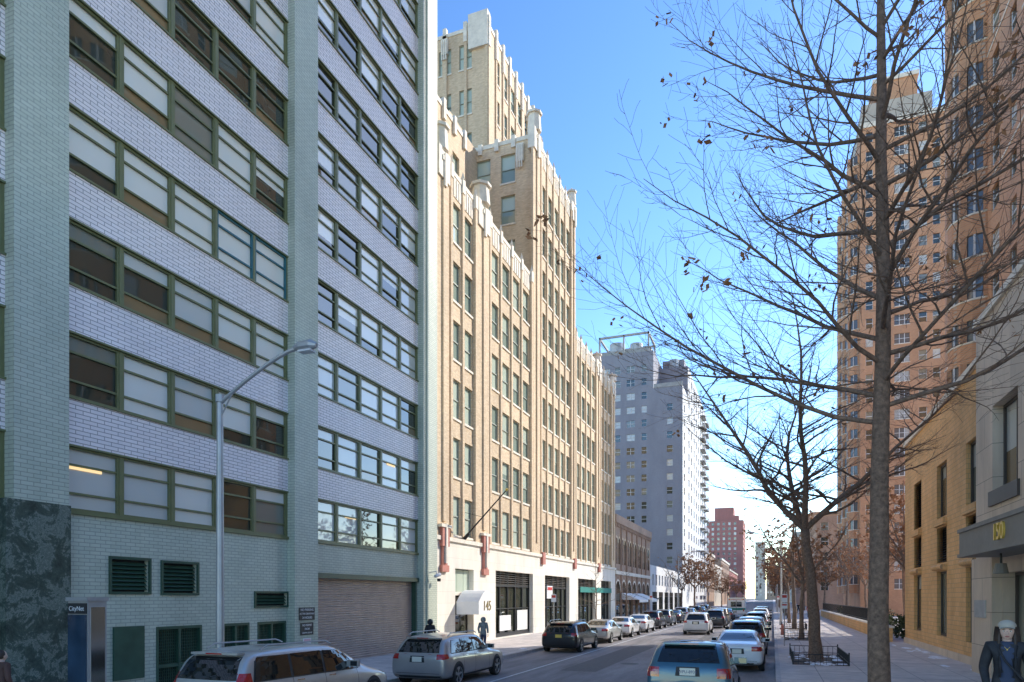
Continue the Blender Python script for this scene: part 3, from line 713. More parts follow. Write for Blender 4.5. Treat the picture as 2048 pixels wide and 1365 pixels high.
# ------------------------------------------------------------------ 150 building
def b150():
    E=empty('entrance_building')
    mb=MB('walls'); F=Fr((FR,0),(0,1),(-1,0))
    H=11.6
    w=[]
    for yc,wd in ((42.2,2.0),(36.6,2.0),(31.4,1.9)):
        a,b_=yc-wd/2,yc+wd/2
        w+=[(a,b_,6.5,9.0,'brown' if yc!=42.2 else 'louver'),(a,b_,4.4,6.05,'louver'),(a,b_,1.0,4.0,'brown')]
    facade(mb,F,29.6,45.9,-1,H,w,'ochre_brick',rec=.25)
    for yc in (42.2,36.6,31.4): 
        obox(mb,F,yc-1.05,yc+1.05,4.05,4.3,-.1,.16,'ochre_brick'); obox(mb,F,yc-1.05,yc+1.05,6.1,6.4,-.1,.16,'ochre_brick')
        q=F.P(yc,0,.2); mb.tube([F.P(yc-1.0,4.18,.14),F.P(yc+1.0,4.18,.14)],[.13,.13],8,'ochre_brick')
    obox(mb,F,29.5,46.0,H,H+.28,-.5,.12,'trim_stone')
    mb.poly([(FR,45.9,-1),(12.1,45.9,-1),(12.1,45.9,H),(FR,45.9,H)],'ochre_brick')
    mb.poly([(FR,29.6,H),(12.1,29.6,H),(12.1,45.9,H),(FR,45.9,H)],'roof_dark')
    G=Fr((FR-.3,0),(0,1),(-1,0))
    facade(mb,G,2,29.6,-1,12.6,[(25.0,27.6,6.4,9.3,'brown'),(19.5,22.5,6.4,9.3,'brown'),(21.5,26.4,.1,3.6,'brown'),(13.5,16.5,6.4,9.3,'brown'),(13.5,16.5,1,4,'brown')],'stone_panels',rec=.4)
    mb.poly([(FR-.3,29.6,-1),(FR,29.6,-1),(FR,29.6,12.6),(FR-.3,29.6,12.6)],'stone_panels')
    mb.poly([(FR,29.6,11),(12.1,29.6,11),(12.1,29.6,12.6),(FR,29.6,12.6)],'stone_panels')
    mb.poly([(FR-.3,2,12.6),(12.1,2,12.6),(12.1,29.6,12.6),(FR-.3,29.6,12.6)],'roof_dark')
    mb.poly([(FR-.3,2,-1),(20,2,-1),(20,2,12.6),(FR-.3,2,12.6)],'stone_panels')
    obox(mb,G,1.9,29.7,12.6,12.85,-.4,.1,'trim_stone')
    obox(mb,G,24.8,27.8,5.9,6.4,-.02,.08,'brown_frame')
    mb.box(5.75,7.0,17.0,26.3,4.2,4.9,'canopy_grey'); mb.box(5.7,7.0,16.95,26.35,4.9,5.02,'canopy_grey'); mb.box(5.7,7.0,16.95,26.35,4.1,4.2,'canopy_grey')
    mb.box(6.2,6.9,20.2,21.3,-1,4.1,'stone_panels'); mb.box(6.7,7.02,26.5,28.9,-1,4.15,'stone_panels')
    mb.box(6.66,6.7,27.1,28.4,2.1,2.7,'concrete')
    mb.tube([(6.3,24.0,4.1),(6.3,24.0,3.8)],[.03,.03],6,'iron'); mb.prism(6.3,24.0,3.5,3.8,.2,.14,12,'canopy_grey')
    obox(mb,F,29.6,45.95,-1,.45,-.05,.06,'stone_panels')
    o=mb.obj(); o.parent=E
    text('150',(5.72,22.0,4.57),R_NX,.66,'gold',o,ext=.03)
    s=MB('wall_sign'); obox(s,F,30.0,31.0,.55,1.05,.07,.09,'sign_red'); s.obj()
    s=MB('garden_wall'); s.box(6.3,6.7,46.2,105,-.5,.95,'ochre_brick'); s.box(6.2,6.8,46.2,105,.95,1.07,'trim_stone'); s.obj()
    f=MB('railing')
    y=46.4
    while y<104:
        f.box(6.48,6.51,y,y+.03,1.07,2.0,'iron',False); y+=.22 if y<75 else .5
    f.box(6.47,6.52,46.3,104.9,1.97,2.02,'iron'); f.box(6.47,6.52,46.3,104.9,1.17,1.21,'iron'); f.obj()
b150()
def shrub(name,x,y,z,r,n,mat,h=None,ls=.12):
    mb=MB(name); h=h or r
    rnd=random.Random(int(x*13+y*7))
    cl=[(rnd.uniform(-.7,.7)*r,rnd.uniform(-.7,.7)*r,rnd.uniform(.1,.9)*h,rnd.uniform(.2,.45)*r) for _ in range(14)]
    for i in range(n):
        c=rnd.choice(cl); d=Vector((rnd.gauss(0,1),rnd.gauss(0,1),rnd.gauss(0,1))).normalized()*c[3]*rnd.uniform(.6,1.1)
        p=Vector((c[0],c[1],c[2]))+d; a=Vector((rnd.gauss(0,1),rnd.gauss(0,1),rnd.gauss(0,1))).normalized()*ls; b_=Vector((rnd.gauss(0,1),rnd.gauss(0,1),rnd.gauss(0,1))).normalized()*ls*.6
        mb.poly([p-a,p+b_,p+a,p-b_],mat)
    o=mb.obj(); o.location=(x,y,z); return o
for i,(x,y,r) in enumerate(((8.3,50,1.0),(8.6,56,1.2),(8.2,63,1.1),(9,70,1.3),(8.4,79,1.2),(8.5,90,1.5))): shrub('bush',x,y,.15,r,900,'shrub')

# ------------------------------------------------------------------ trees
def tree_mesh(name,seed,H,r0,style='ex',spread=4.4,first=.38,leaves=0,dens=1.0,bark='bark',lvl=3,leafmat='dry_leaf',lean=(0,0),leafsize=.06,rmax=.055,step=(.16,.34)):
    rnd=random.Random(seed); mb=MB(name); tips=[]
    def rv(): return Vector((rnd.gauss(0,1),rnd.gauss(0,1),rnd.gauss(0,1)))
    def grow(p,d,L,r,level,trop=.06):
        n={1:9,2:6,3:4,4:3}[level]; pts=[Vector(p)]; rad=[r]; d=d.normalized(); q=Vector(p)
        dirs=[d.copy()]
        for i in range(n):
            d=(d+rv()*(.10 if level<3 else .15)+Vector((0,0,trop))).normalized(); q=q+d*(L/n); pts.append(q.copy()); dirs.append(d.copy()); rad.append(max(.0026,r*(1-.9*(i+1)/n)))
        mb.tube([v[:] for v in pts],rad,{1:6,2:4,3:3,4:3}[level],bark,cap=False)
        tips.append(q.copy())
        if level<lvl:
            cnt=int({1:L*2.6,2:L*3.6,3:L*5}[level]*dens)+1
            for i in range(cnt):
                t=.15+.83*(i+rnd.random()*.6)/cnt; t=min(t,.97); k=t*n; a=int(k); f=k-a
                bp=pts[a].lerp(pts[min(a+1,n)],f); bd=dirs[min(a+1,n)]
                side=bd.cross(Vector((0,0,1))); 
                if side.length<.1: side=Vector((1,0,0))
                side.normalize(); sg=1 if i%2 else -1
                nd=(bd*rnd.uniform(.6,1.0)+side*sg*rnd.uniform(.5,1.0)+Vector((0,0,rnd.uniform(-.3,.45)))+rv()*.15)
                grow(bp,nd,L*rnd.uniform(.28,.50)*(1.1-.55*t),max(.0034,rad[a]*.5),level+1,trop)
    trunk=[Vector((0,0,-.3)),Vector((0,0,.15)),Vector((0,0,.6))]; tr=[r0*1.5,r0*1.22,r0*1.05]
    n=14; topz=H if style=='ex' else H*.36
    wob=Vector((0,0,0))
    for i in range(1,n+1):
        t=i/n; wob=wob+Vector((rnd.gauss(0,.02)+lean[0]/n,rnd.gauss(0,.02)+lean[1]/n,0))
        trunk.append(Vector((wob.x,wob.y,.6+(topz-.6)*t))); 
        tr.append(r0*(1-.9*t**1.1) if style=='ex' else r0*(1-.3*t))
    mb.tube([v[:] for v in trunk],tr,12,bark)
    if style=='ex':
        z=H*first; az=rnd.random()*6
        while z<H*.985:
            t=(z-.6)/(topz-.6)*n; a=min(int(t),n-1); p=trunk[a+3-1].lerp(trunk[a+3],t-a)
            az+=2.4+rnd.uniform(-.5,.5); rel=(z-H*first)/(H*(1-first))
            L=spread*(1-.62*rel)*rnd.uniform(.7,1.15); el=rnd.uniform(.05,.40)+.35*rel
            rr=tr[min(a+3,len(tr)-1)]
            grow(p,Vector((cos(az)*cos(el),sin(az)*cos(el),sin(el))),L,min(rr*.5,rmax),1,.04)
            z+=rnd.uniform(*step)/dens
    else:
        base=trunk[-1]; k=4
        for j in range(k):
            az=j*2*pi/k+rnd.uniform(-.4,.4); el=rnd.uniform(.7,1.1)
            d=Vector((cos(az)*cos(el),sin(az)*cos(el),sin(el))); q=base.copy(); pts=[q.copy()]; rr=r0*.55; rad=[rr]; L=H*.66*rnd.uniform(.8,1.05); ns=9; dr=[d.copy()]
            for i in range(ns):
                d=(d+rv()*.10+Vector((0,0,.04))).normalized(); q=q+d*(L/ns); pts.append(q.copy()); rad.append(rr*(1-.88*(i+1)/ns)); dr.append(d.copy())
            mb.tube([v[:] for v in pts],rad,8,bark,cap=False)
            cnt=int(L*2.2*dens)
            for i in range(cnt):
                t=.10+.88*i/cnt; kk=t*ns; a=int(kk); bp=pts[a].lerp(pts[min(a+1,ns)],kk-a)
                az2=rnd.random()*2*pi; nd=dr[a]*.55+Vector((cos(az2),sin(az2),rnd.uniform(-.2,.35)))
                grow(bp,nd,spread*rnd.uniform(.5,.95)*(1-.45*t),rad[a]*.5,1,.03)
    for i in range(leaves):
        p=rnd.choice(tips)+rv()*.05; c=rnd.randint(3,6)
        for j in range(c):
            w=rv()*.06; a=rv().normalized()*leafsize*rnd.uniform(.6,1.2); b_=rv().normalized()*leafsize*.6; mb.poly([p+w-a,p+w+b_,p+w+a*.9,p+w-b_],leafmat)
    return mb
t=tree_mesh('street_tree',5,15.5,.165,'ex',spread=5.4,first=.31,leaves=130,dens=1.45,leafsize=.07,rmax=.040,step=(.2,.4)).obj(smooth=True); t.location=(1.62,12.5,g(1.6,12.5)+.14)
t=tree_mesh('street_tree',9,15.5,.25,'de',spread=5.2,leaves=60,dens=1.3,lean=(-.35,0)).obj(smooth=True); t.location=(1.72,32.1,.14)
base=[]
for i,(sd,H,st,lv,sp) in enumerate(((21,11.5,'de',60,3.8),(22,12,'de',400,3.8),(23,10.5,'de',800,3.4),(24,11.5,'ex',120,3.4))):
    mb=tree_mesh('street_tree',sd,H,.17,st,spread=sp,leaves=lv,dens=.85,bark='bark_far',leafmat='dry_leaf2',leafsize=.16); base.append(mb)
pos=[(0,1.7,47),(3,1.7,62),(1,1.6,76),(2,1.8,92),(2,1.7,106),(0,1.7,121),(1,1.7,138),(2,1.7,158),(1,1.7,180),(0,1.7,205),(2,1.7,235),(2,1.6,270),(1,1.6,320),
     (0,9.5,55),(3,10.5,66),(0,10.2,78),(1,10,88),(0,9,98),(2,7,108),(2,6,150),(1,6.5,175),(1,10,60),(3,9.2,72),
     (0,-12.7,104),(2,-12.7,122),(1,-12.7,150),(2,-12.7,190),(0,-12.7,225),(2,-12.7,270),(1,-12.7,330)]
made={}
for k,(vi,x,y) in enumerate(pos):
    if vi not in made: o=base[vi].obj(smooth=True); made[vi]=o.data
    else: o=bpy.data.objects.new('street_tree',made[vi]); COL.objects.link(o)
    o.location=(x,y,.12); o.rotation_euler=(0,0,k*1.9); s=.85+.3*((k*37)%10)/10; o.scale=(s,s,s)
yt=tree_mesh('young_tree',31,5.6,.06,'ex',spread=1.7,first=.3,dens=1.6,bark='bark_far'); o=yt.obj(smooth=True); o.location=(-12.6,51,.12)
o2=bpy.data.objects.new('young_tree',o.data); COL.objects.link(o2); o2.location=(-12.6,63,.12); o2.rotation_euler=(0,0,2); o2.scale=(1.1,1.1,1.1)

def guard(x0,x1,y0,y1,h=.5):
    f=MB('tree_guard'); f.box(x0,x1,y0,y1,.1,.152,'soil')
    def run(a,b_):
        L=sqrt((b_[0]-a[0])**2+(b_[1]-a[1])**2); n=int(L/.2)
        for i in range(n+1):
            x=a[0]+(b_[0]-a[0])*i/n; y=a[1]+(b_[1]-a[1])*i/n; f.box(x-.009,x+.009,y-.009,y+.009,.14,.14+h,'iron',False)
        for z in (.14+h,.26):
            f.tube([(a[0],a[1],z),(b_[0],b_[1],z)],[.016,.016],6,'iron')
    c=[(x0,y0),(x1,y0),(x1,y1),(x0,y1)]
    for i in range(4): run(c[i],c[(i+1)%4])
    for x,y in c: f.box(x-.025,x+.025,y-.025,y+.025,.1,.14+h+.1,'iron')
    f.obj()
guard(.75,2.75,29.2,34.2,.42); guard(.7,2.6,45.5,49,.45); guard(.7,2.6,60.5,63.8,.45)
def snowpatch(x,y,w,l,z=.148,seed=0):
    rnd=random.Random(seed); mb=MB('snow_patch'); n=22; rr=[1+.35*rnd.uniform(-1,1) for _ in range(n)]
    pts=[(x+w*cos(2*pi*i/n)*rr[i],y+l*sin(2*pi*i/n)*rr[i]) for i in range(n)]
    for i in range(n):
        a=pts[i]; b_=pts[(i+1)%n]; mb.poly([(x,y,g(x,y)+z+.03),(a[0],a[1],g(*a)+z-.002),(b_[0],b_[1],g(*b_)+z-.002)],'snow')
    mb.obj(smooth=True)
for i in range(60):
    r=random.random()
    if r<.4: x,y=random.uniform(.9,2.6),random.uniform(29.4,34)
    elif r<.6: x,y=random.uniform(.4,1.6),random.uniform(24,60)
    elif r<.8: x,y=random.uniform(6.2,7.0),random.uniform(28,45)
    else: x,y=random.uniform(-12.4,-11.7),random.uniform(22,70)
    snowpatch(x,y,random.uniform(.08,.25),random.uniform(.1,.6),.156 if (0.75<x<2.75 and 29<y<34.3) else .148,i)

# ------------------------------------------------------------------ street lamp, kiosk, signs
def lamp(x,y,arm=2.4,dirx=1,h=7.45,dh=.95):
    m=MB('street_lamp'); z0=g(x,y)+.1
    m.prism(x,y,z0,z0+.9,.17,.14,10,'galv'); m.tube([(x,y,z0+.9),(x,y,h-.1)],[.10,.07],12,'galv'); m.prism(x,y,h-.12,h+.05,.1,.1,10,'galv')
    pts=[(x+dirx*arm*t,y,h-.15+dh*(1-(1-t)**1.35)) for t in [i/10 for i in range(11)]]
    m.tube(pts,[.045]*11,8,'galv'); e=pts[-1]
    hd=[(e[0]-dirx*.05,e[1],e[2]+.02),(e[0]+dirx*.12,e[1],e[2]+.03),(e[0]+dirx*.40,e[1],e[2]+.03),(e[0]+dirx*.55,e[1],e[2]+.0)]
    m.tube(hd,[.05,.11,.12,.05],10,'galv'); m.box(min(e[0]+dirx*.12,e[0]+dirx*.45),max(e[0]+dirx*.12,e[0]+dirx*.45),y-.1,y+.1,e[2]-.12,e[2]-.08,'lens_white')
    m.tube([(x,y,h-.5),(x+dirx*.4,y,h+.1)],[.02,.02],6,'galv')
    m.obj(smooth=False)
lamp(-12.0,12.4,arm=2.15,dh=1.0); lamp(.75,70,2.4,-1,8.2); lamp(-12,95,2.4,1,8.2); lamp(.75,130,2.4,-1,8.2)
k=MB('wifi_kiosk'); k.box(-13.25,-12.68,9.65,10.05,-.1,2.72,'galv'); k.box(-13.22,-12.71,9.62,9.65,.9,2.45,'screen'); k.box(-13.27,-12.66,9.61,10.09,2.72,2.8,'galv'); k.box(-13.25,-12.68,9.63,9.65,.0,.85,'trim_black')
k.box(-12.68,-12.665,9.7,10.0,.2,2.6,'chrome'); k.box(-13.22,-12.71,9.625,9.65,2.47,2.68,'trim_black')
ko=k.obj(); text('CityNet',(-12.97,9.615,2.57),R_NY,.13,'sign_white',ko,ext=.002)
def signpost(x,y,h=3.0,plates=(('sign_white',.3,.45),)):
    m=MB('parking_sign'); z=g(x,y)+.12; m.tube([(x,y,z-.1),(x,y,z+h)],[.03,.03],6,'galv'); zz=z+h-.05
    for mt,w,hh in plates: m.box(x-w/2,x+w/2,y-.04,y-.03,zz-hh,zz,mt); m.box(x-w/2+.03,x+w/2-.03,y-.043,y-.04,zz-hh*.45,zz-.05,'sign_red' if mt=='sign_white' else 'sign_white'); zz-=hh+.04
    m.obj()
signpost(-11.9,38,2.9); signpost(.6,40,2.9,(('sign_white',.3,.45),('sign_white',.3,.3))); signpost(-11.9,72,2.9); signpost(.6,86,2.9); signpost(-11.9,118,2.9)
def traffic_light(x,y,arm,d):
    m=MB('traffic_light'); m.tube([(x,y,.1),(x,y,6.2)],[.11,.09],8,'galv'); m.tube([(x,y,5.9),(x+d*arm,y,6.4)],[.05,.04],6,'galv')
    for q in (arm,.3):
        xx=x+d*q; m.box(xx-.17,xx+.17,y-.15,y+.1,5.1 if q>1 else 3.2,6.2 if q>1 else 4.2,'iron')
        for i,mm in enumerate(('sign_green','trim_black','sign_red')): zc=(5.3 if q>1 else 3.4)+i*.33; m.tube([(xx,y-.16,zc),(xx,y-.2,zc)],[.1,.1],8,mm)
    m.obj()
traffic_light(.8,198,4,-1); traffic_light(-12,202,4,1)
b=MB('litter_bin'); b.prism(-12.2,47.5,.14,1.0,.26,.32,12,'iron'); b.prism(-12.2,47.5,1.0,1.05,.34,.34,12,'iron'); b.obj()
b=MB('fire_hydrant'); b.prism(.65,52,.14,.75,.12,.1,10,'terracotta'); b.prism(.65,52,.75,.92,.12,.03,10,'terracotta'); b.tube([(.47,52,.58),(.83,52,.58)],[.06,.06],8,'terracotta'); b.obj()

# ------------------------------------------------------------------ vehicles
def paint(name,col,metal=.3,rough=.35):
    if name not in MATS: pmat(name,col,rough,metal=metal,var=.06,scale=1.5,coat=.8)
    return name
paint('p_silver',(.50,.49,.47),.5); paint('p_gold',(.42,.39,.37),.5); paint('p_black',(.02,.02,.022)); paint('p_white',(.80,.79,.78),0); paint('p_blue',(.05,.14,.20),.3)
paint('p_dark',(.05,.05,.055)); paint('p_red',(.3,.03,.02)); paint('p_tan',(.4,.33,.24),.4); paint('p_mid',(.22,.23,.24),.5)
KIND={
 'suv':dict(st=[(0,.84,.42,.56,.60,.78),(.018,.95,.26,.60,.66,.80),(.05,.985,.22,.62,.80,.80),(.10,1,.2,.62,.965,.78),(.30,1,.2,.61,1.0,.77),(.50,1,.2,.60,.995,.77),(.60,1,.2,.59,.955,.77),(.73,1,.2,.585,.635,.80),(.86,.98,.2,.56,.60,.78),(.96,.92,.22,.48,.52,.74),(1,.80,.3,.40,.43,.68)],
   side=[((.105,.65),(.255,.65),(.255,.90),(.15,.88)),((.27,.65),(.43,.65),(.43,.915),(.27,.91)),((.445,.65),(.655,.645),(.575,.89),(.445,.915))],
   rear=(.36,.30,.665,.90),fw=.80,rw=.18,seams=(.262,.437,.665),tail=(.46,.33,.54,.64)),
 'van':dict(st=[(0,.86,.42,.54,.60,.80),(.015,.96,.26,.58,.68,.82),(.04,.99,.22,.60,.84,.81),(.08,1,.2,.60,.975,.80),(.30,1,.2,.59,1.0,.79),(.50,1,.2,.58,.995,.79),(.60,1,.2,.57,.96,.78),(.79,1,.2,.56,.62,.80),(.88,.98,.2,.53,.57,.78),(.96,.92,.22,.47,.50,.74),(1,.80,.3,.40,.43,.68)],
   side=[((.07,.62),(.265,.62),(.265,.90),(.10,.89)),((.28,.62),(.465,.62),(.465,.91),(.28,.905)),((.48,.62),(.71,.615),(.60,.89),(.48,.91))],
   rear=(.38,.32,.64,.90),fw=.82,rw=.19,seams=(.272,.472,.70),tail=(.47,.38,.52,.72)),
 'sedan':dict(st=[(0,.84,.40,.60,.64,.76),(.02,.94,.25,.66,.71,.78),(.13,1,.2,.66,.735,.80),(.22,1,.2,.655,.84,.78),(.32,1,.2,.65,.96,.72),(.44,1,.2,.64,1.0,.71),(.54,1,.2,.64,.985,.71),(.60,1,.2,.63,.93,.72),(.72,1,.2,.62,.68,.80),(.86,.98,.2,.57,.62,.78),(.96,.92,.22,.48,.52,.74),(1,.80,.3,.40,.43,.68)],
   side=[((.215,.70),(.28,.70),(.30,.89),(.27,.86)),((.29,.70),(.44,.69),(.44,.915),(.32,.905)),((.455,.69),(.64,.68),(.56,.88),(.455,.915))],
   rear=(.36,.27,.76,.93),fw=.80,rw=.19,seams=(.285,.447,.65),tail=(.45,.27,.53,.64)),
 'hatch':dict(st=[(0,.86,.38,.56,.60,.80),(.02,.96,.25,.60,.68,.82),(.05,.99,.22,.62,.82,.82),(.10,1,.2,.62,.97,.79),(.30,1,.2,.61,1.0,.78),(.50,1,.2,.60,.995,.78),(.60,1,.2,.60,.96,.78),(.72,1,.2,.59,.64,.80),(.86,.98,.2,.57,.61,.78),(.96,.93,.22,.50,.54,.76),(1,.84,.3,.42,.45,.7)],
   side=[((.11,.65),(.25,.65),(.25,.89),(.15,.88)),((.27,.65),(.42,.65),(.42,.90),(.27,.90)),((.435,.65),(.65,.645),(.575,.88),(.435,.905))],
   rear=(.36,.31,.67,.90),fw=.81,rw=.17,seams=(.26,.427,.66),tail=(.44,.33,.46,.60)),
}
def car(name,kind,x,y,col,L,W,H,rails=False,platetext=None,snow=0,rz=0,platemat='plate'):
    K=KIND[kind]; E=empty(name,(0,0,0))
    hw=W/2; rings=[]; V=[]; Fc=[]
    for (f,wf,zb,belt,roof,rf) in K['st']:
        yy=(f-.5)*L; zb_=zb; B=belt*H; R=roof*H
        w=hw*wf
        half=[(0,zb_),(w*.86,zb_),(w*.985,zb_+.10),(w*1.0,zb_+(B-zb_)*.5),(w*.975,B-.05),(w*.93,B)]
        rw=w*rf
        half+=[(rw+ (w*.93-rw)*.08,R-.035*H if R-B>.1 else R-.02),(rw*.86,R-.004),(0,R+.012)]
        ring=[(px,yy,pz) for px,pz in half]+[(-px,yy,pz) for px,pz in half[-2:0:-1]]
        rings.append(len(V)); V+=ring; n=len(ring)
    for i in range(len(rings)-1):
        a,b_=rings[i],rings[i+1]
        for k in range(n): k2=(k+1)%n; Fc.append((a+k,a+k2,b_+k2,b_+k))
    Fc.append(tuple(rings[0]+k for k in range(n))[::-1]); Fc.append(tuple(rings[-1]+k for k in range(n)))
    me=bpy.data.meshes.new('body'); me.from_pydata(V,[],Fc); me.update()
    tmp=bpy.data.objects.new('tmp',me); COL.objects.link(tmp); md=tmp.modifiers.new('s','SUBSURF'); md.levels=2; md.render_levels=2
    dg=bpy.context.evaluated_depsgraph_get(); ev=tmp.evaluated_get(dg); bm=bpy.data.meshes.new_from_object(ev)
    bvh=BVHTree.FromPolygons([v.co[:] for v in bm.vertices],[tuple(p.vertices) for p in bm.polygons])
    bpy.data.objects.remove(tmp)
    bm.materials.clear(); bm.materials.append(MATS[col]); bm.polygons.foreach_set('use_smooth',[True]*len(bm.polygons))
    body=bpy.data.objects.new('body',bm); COL.objects.link(body); body.parent=E
    d=MB('details')
    def cast(o,dr):
        return bvh.ray_cast(Vector(o),Vector(dr))
    def patch(corners,axis,sg,mat,off=.004,nu=8,nv=5):
        grid=[]
        for j in range(nv+1):
            row=[]
            for i in range(nu+1):
                u=i/nu; v=j/nv
                a=[corners[0][k]*(1-u)*(1-v)+corners[1][k]*u*(1-v)+corners[2][k]*u*v+corners[3][k]*(1-u)*v for k in (0,1)]
                if axis=='x': h=cast((sg*3,a[0],a[1]),(-sg,0,0)); 
                elif axis=='y': h=cast((a[0],sg*6,a[1]),(0,-sg,0))
                else: h=cast((a[0],a[1],4),(0,0,-1))
                row.append(None if h[0] is None else h[0]+h[1]*off*(1 if h[1].dot(Vector((sg if axis=='x' else 0, sg if axis=='y' else 0, 1 if axis=='z' else 0)))>0 else -1))
            grid.append(row)
        for j in range(nv):
            for i in range(nu):
                q=[grid[j][i],grid[j][i+1],grid[j+1][i+1],grid[j+1][i]]
                if all(p is not None for p in q): d.poly([p[:] for p in q],mat)
    yf=lambda f:(f-.5)*L
    wr=.345 if kind in('suv','van') else .32
    for sg in (1,-1):
        fs=K['side']; patch([(yf(fs[0][0][0]-.008),fs[0][0][1]*H-.02),(yf(fs[-1][1][0]+.01),fs[-1][1][1]*H-.02),(yf(fs[-1][2][0]+.012),fs[-1][2][1]*H+.02),(yf(fs[0][3][0]-.008),fs[0][3][1]*H+.02)],'x',sg,'trim_black',.003,24,5)
        for q in K['side']: patch([(yf(a),z*H) for a,z in q],'x',sg,'g_car',.007)
        for s_ in K['seams']: patch([(yf(s_)-.007,.32),(yf(s_)+.007,.32),(yf(s_)+.007,.61*H),(yf(s_)-.007,.61*H)],'x',sg,'trim_black',.003,1,8)
        patch([(yf(.26),.22),(yf(.74),.22),(yf(.74),.33),(yf(.26),.33)],'x',sg,'trim_black',.006,10,2)
        for s_ in K['seams'][:2]: patch([(yf(s_+.02),.56*H),(yf(s_+.065),.56*H),(yf(s_+.065),.575*H),(yf(s_+.02),.575*H)],'x',sg,'chrome',.02,3,1)
        patch([(yf(.012),K['tail'][2]*H),(yf(.06),(K['tail'][2]+.02)*H),(yf(.06),K['tail'][3]*H),(yf(.012),K['tail'][3]*H)],'x',sg,'lens_red',.008,4,4)
        patch([(yf(.92),.46*H),(yf(.975),.43*H),(yf(.975),.47*H),(yf(.92),.51*H)],'x',sg,'lens_white',.008,4,3)
        for wf in (K['rw'],K['fw']):
            yc=yf(wf); R=wr+.075
            nseg=18
            ctr=cast((sg*3,yc,wr+.05),(-sg,0,0))[0]
            pts=[]
            for i in range(nseg+1):
                a=pi*i/nseg; p=(yc+R*cos(a),max(.21,wr+R*sin(a))); h=cast((sg*3,p[0],p[1]),(-sg,0,0))[0]
                pts.append(h)
            for i in range(nseg):
                if pts[i] is not None and pts[i+1] is not None and ctr is not None:
                    o_=Vector((sg*.008,0,0)); d.poly([(ctr+o_)[:],(pts[i]+o_)[:],(pts[i+1]+o_)[:]],'trim_black')
            xo=sg*(hw+.012); w_=.22
            prof=[(0,-w_,'rubber'),(wr*.96,-w_,'rubber'),(wr,-w_*.8,'rubber'),(wr,-.03,'rubber'),(wr*.97,0,'rubber'),(wr*.74,-.002,'rubber'),(wr*.71,-.012,'galv'),(wr*.66,-.05,'trim_black'),(.0,-.055,'trim_black')]
            N=24
            for i in range(len(prof)-1):
                r1,o1,_=prof[i]; r2,o2,mm=prof[i+1]
                for k in range(N):
                    a=2*pi*k/N; b2=2*pi*(k+1)/N
                    d.poly([(xo+sg*o1,yc+r1*cos(a),wr+r1*sin(a)),(xo+sg*o1,yc+r1*cos(b2),wr+r1*sin(b2)),(xo+sg*o2,yc+r2*cos(b2),wr+r2*sin(b2)),(xo+sg*o2,yc+r2*cos(a),wr+r2*sin(a))],mm)
            for k in range(5):
                a=2*pi*k/5+.3
                for da in (-.13,.13):
                    c0=.06; r2=wr*.69
                    t1=Vector((0,cos(a+da*.3),sin(a+da*.3))); n1=Vector((0,-sin(a),cos(a)))*.022
                    p0=Vector((xo-sg*.02,yc,wr)); e_=Vector((0,cos(a+da),sin(a+da)))*r2
                    d.poly([(p0+t1*c0-n1)[:],(p0+t1*c0+n1)[:],(p0+e_+n1)[:],(p0+e_-n1)[:]],'galv')
            d.tube([(xo-sg*.03,yc,wr),(xo-sg*.012,yc,wr)],[.07,.06],12,'galv')
        my=yf(.64); mz=.66*H
        d.box(min(sg*hw*.9,sg*(hw+.2)),max(sg*hw*.9,sg*(hw+.2)),my-.06,my+.06,mz-.02,mz+.13,col)
        d.box(min(sg*(hw+.01),sg*(hw+.19)),max(sg*(hw+.01),sg*(hw+.19)),my-.066,my-.06,mz,mz+.115,'g_car')
        if rails: 
            rx=sg*hw*.70
            d.tube([(rx,yf(.14),H*.975),(rx,yf(.18),H*1.03),(rx,yf(.52),H*1.035),(rx,yf(.56),H*.99)],[.018]*4,6,'galv')
        t=K['tail']
        patch([(sg*t[1]*W,t[2]*H),(sg*t[0]*W*.98,t[2]*H),(sg*t[0]*W*.98,t[3]*H),(sg*t[1]*W,t[3]*H)],'y',-1,'lens_red',.008,5,4)
        patch([(sg*.25*W,.45*H),(sg*.42*W,.46*H),(sg*.42*W,.51*H),(sg*.25*W,.50*H)],'y',1,'lens_white',.008,5,3)
    a,b_,z0,z1=K['rear']
    patch([(-a*W,z0*H),(a*W,z0*H),(b_*W,z1*H),(-b_*W,z1*H)],'y',-1,'g_car',.005,12,6)
    patch([(-.38*W,.66*H),(.38*W,.66*H),(.31*W,.93*H),(-.31*W,.93*H)],'y',1,'g_car',.005,12,6)
    patch([(-.40*W,.24),(.40*W,.24),(.40*W,.36),(-.40*W,.36)],'y',-1,'trim_black',.006,10,2)
    patch([(-.46*W,.425),(.46*W,.425),(.46*W,.437),(-.46*W,.437)],'y',-1,'trim_black',.003,10,1)
    patch([(-.30*W,.36),(.30*W,.36),(.30*W,.44*H),(-.30*W,.44*H)],'y',1,'trim_black',.006,10,2)
    pz=.50*H if kind!='sedan' else .48*H
    patch([(-.26,pz-.03),(.26,pz-.03),(.24,pz+.17),(-.24,pz+.17)],'y',-1,'trim_black',.003,2,2)
    h=cast((0,-6,pz+.06),(0,1,0))[0]; py=(h.y if h else -L/2)-.02
    d.box(-.165,.165,py,py+.012,pz-.015,pz+.145,platemat)
    if kind!='sedan':
        hh=cast((0,-6,.91*H),(0,1,0))[0]
        if hh: d.box(-.30*W,.30*W,hh.y-.10,hh.y+.1,.925*H,.95*H,col); d.box(-.2,.2,hh.y-.105,hh.y-.1,.93*H,.945*H,'lens_red')
        patch([(-.02,z0*H+.01),(.25,z0*H+.08),(.25,z0*H+.10),(-.02,z0*H+.03)],'y',-1,'trim_black',.012,3,1)
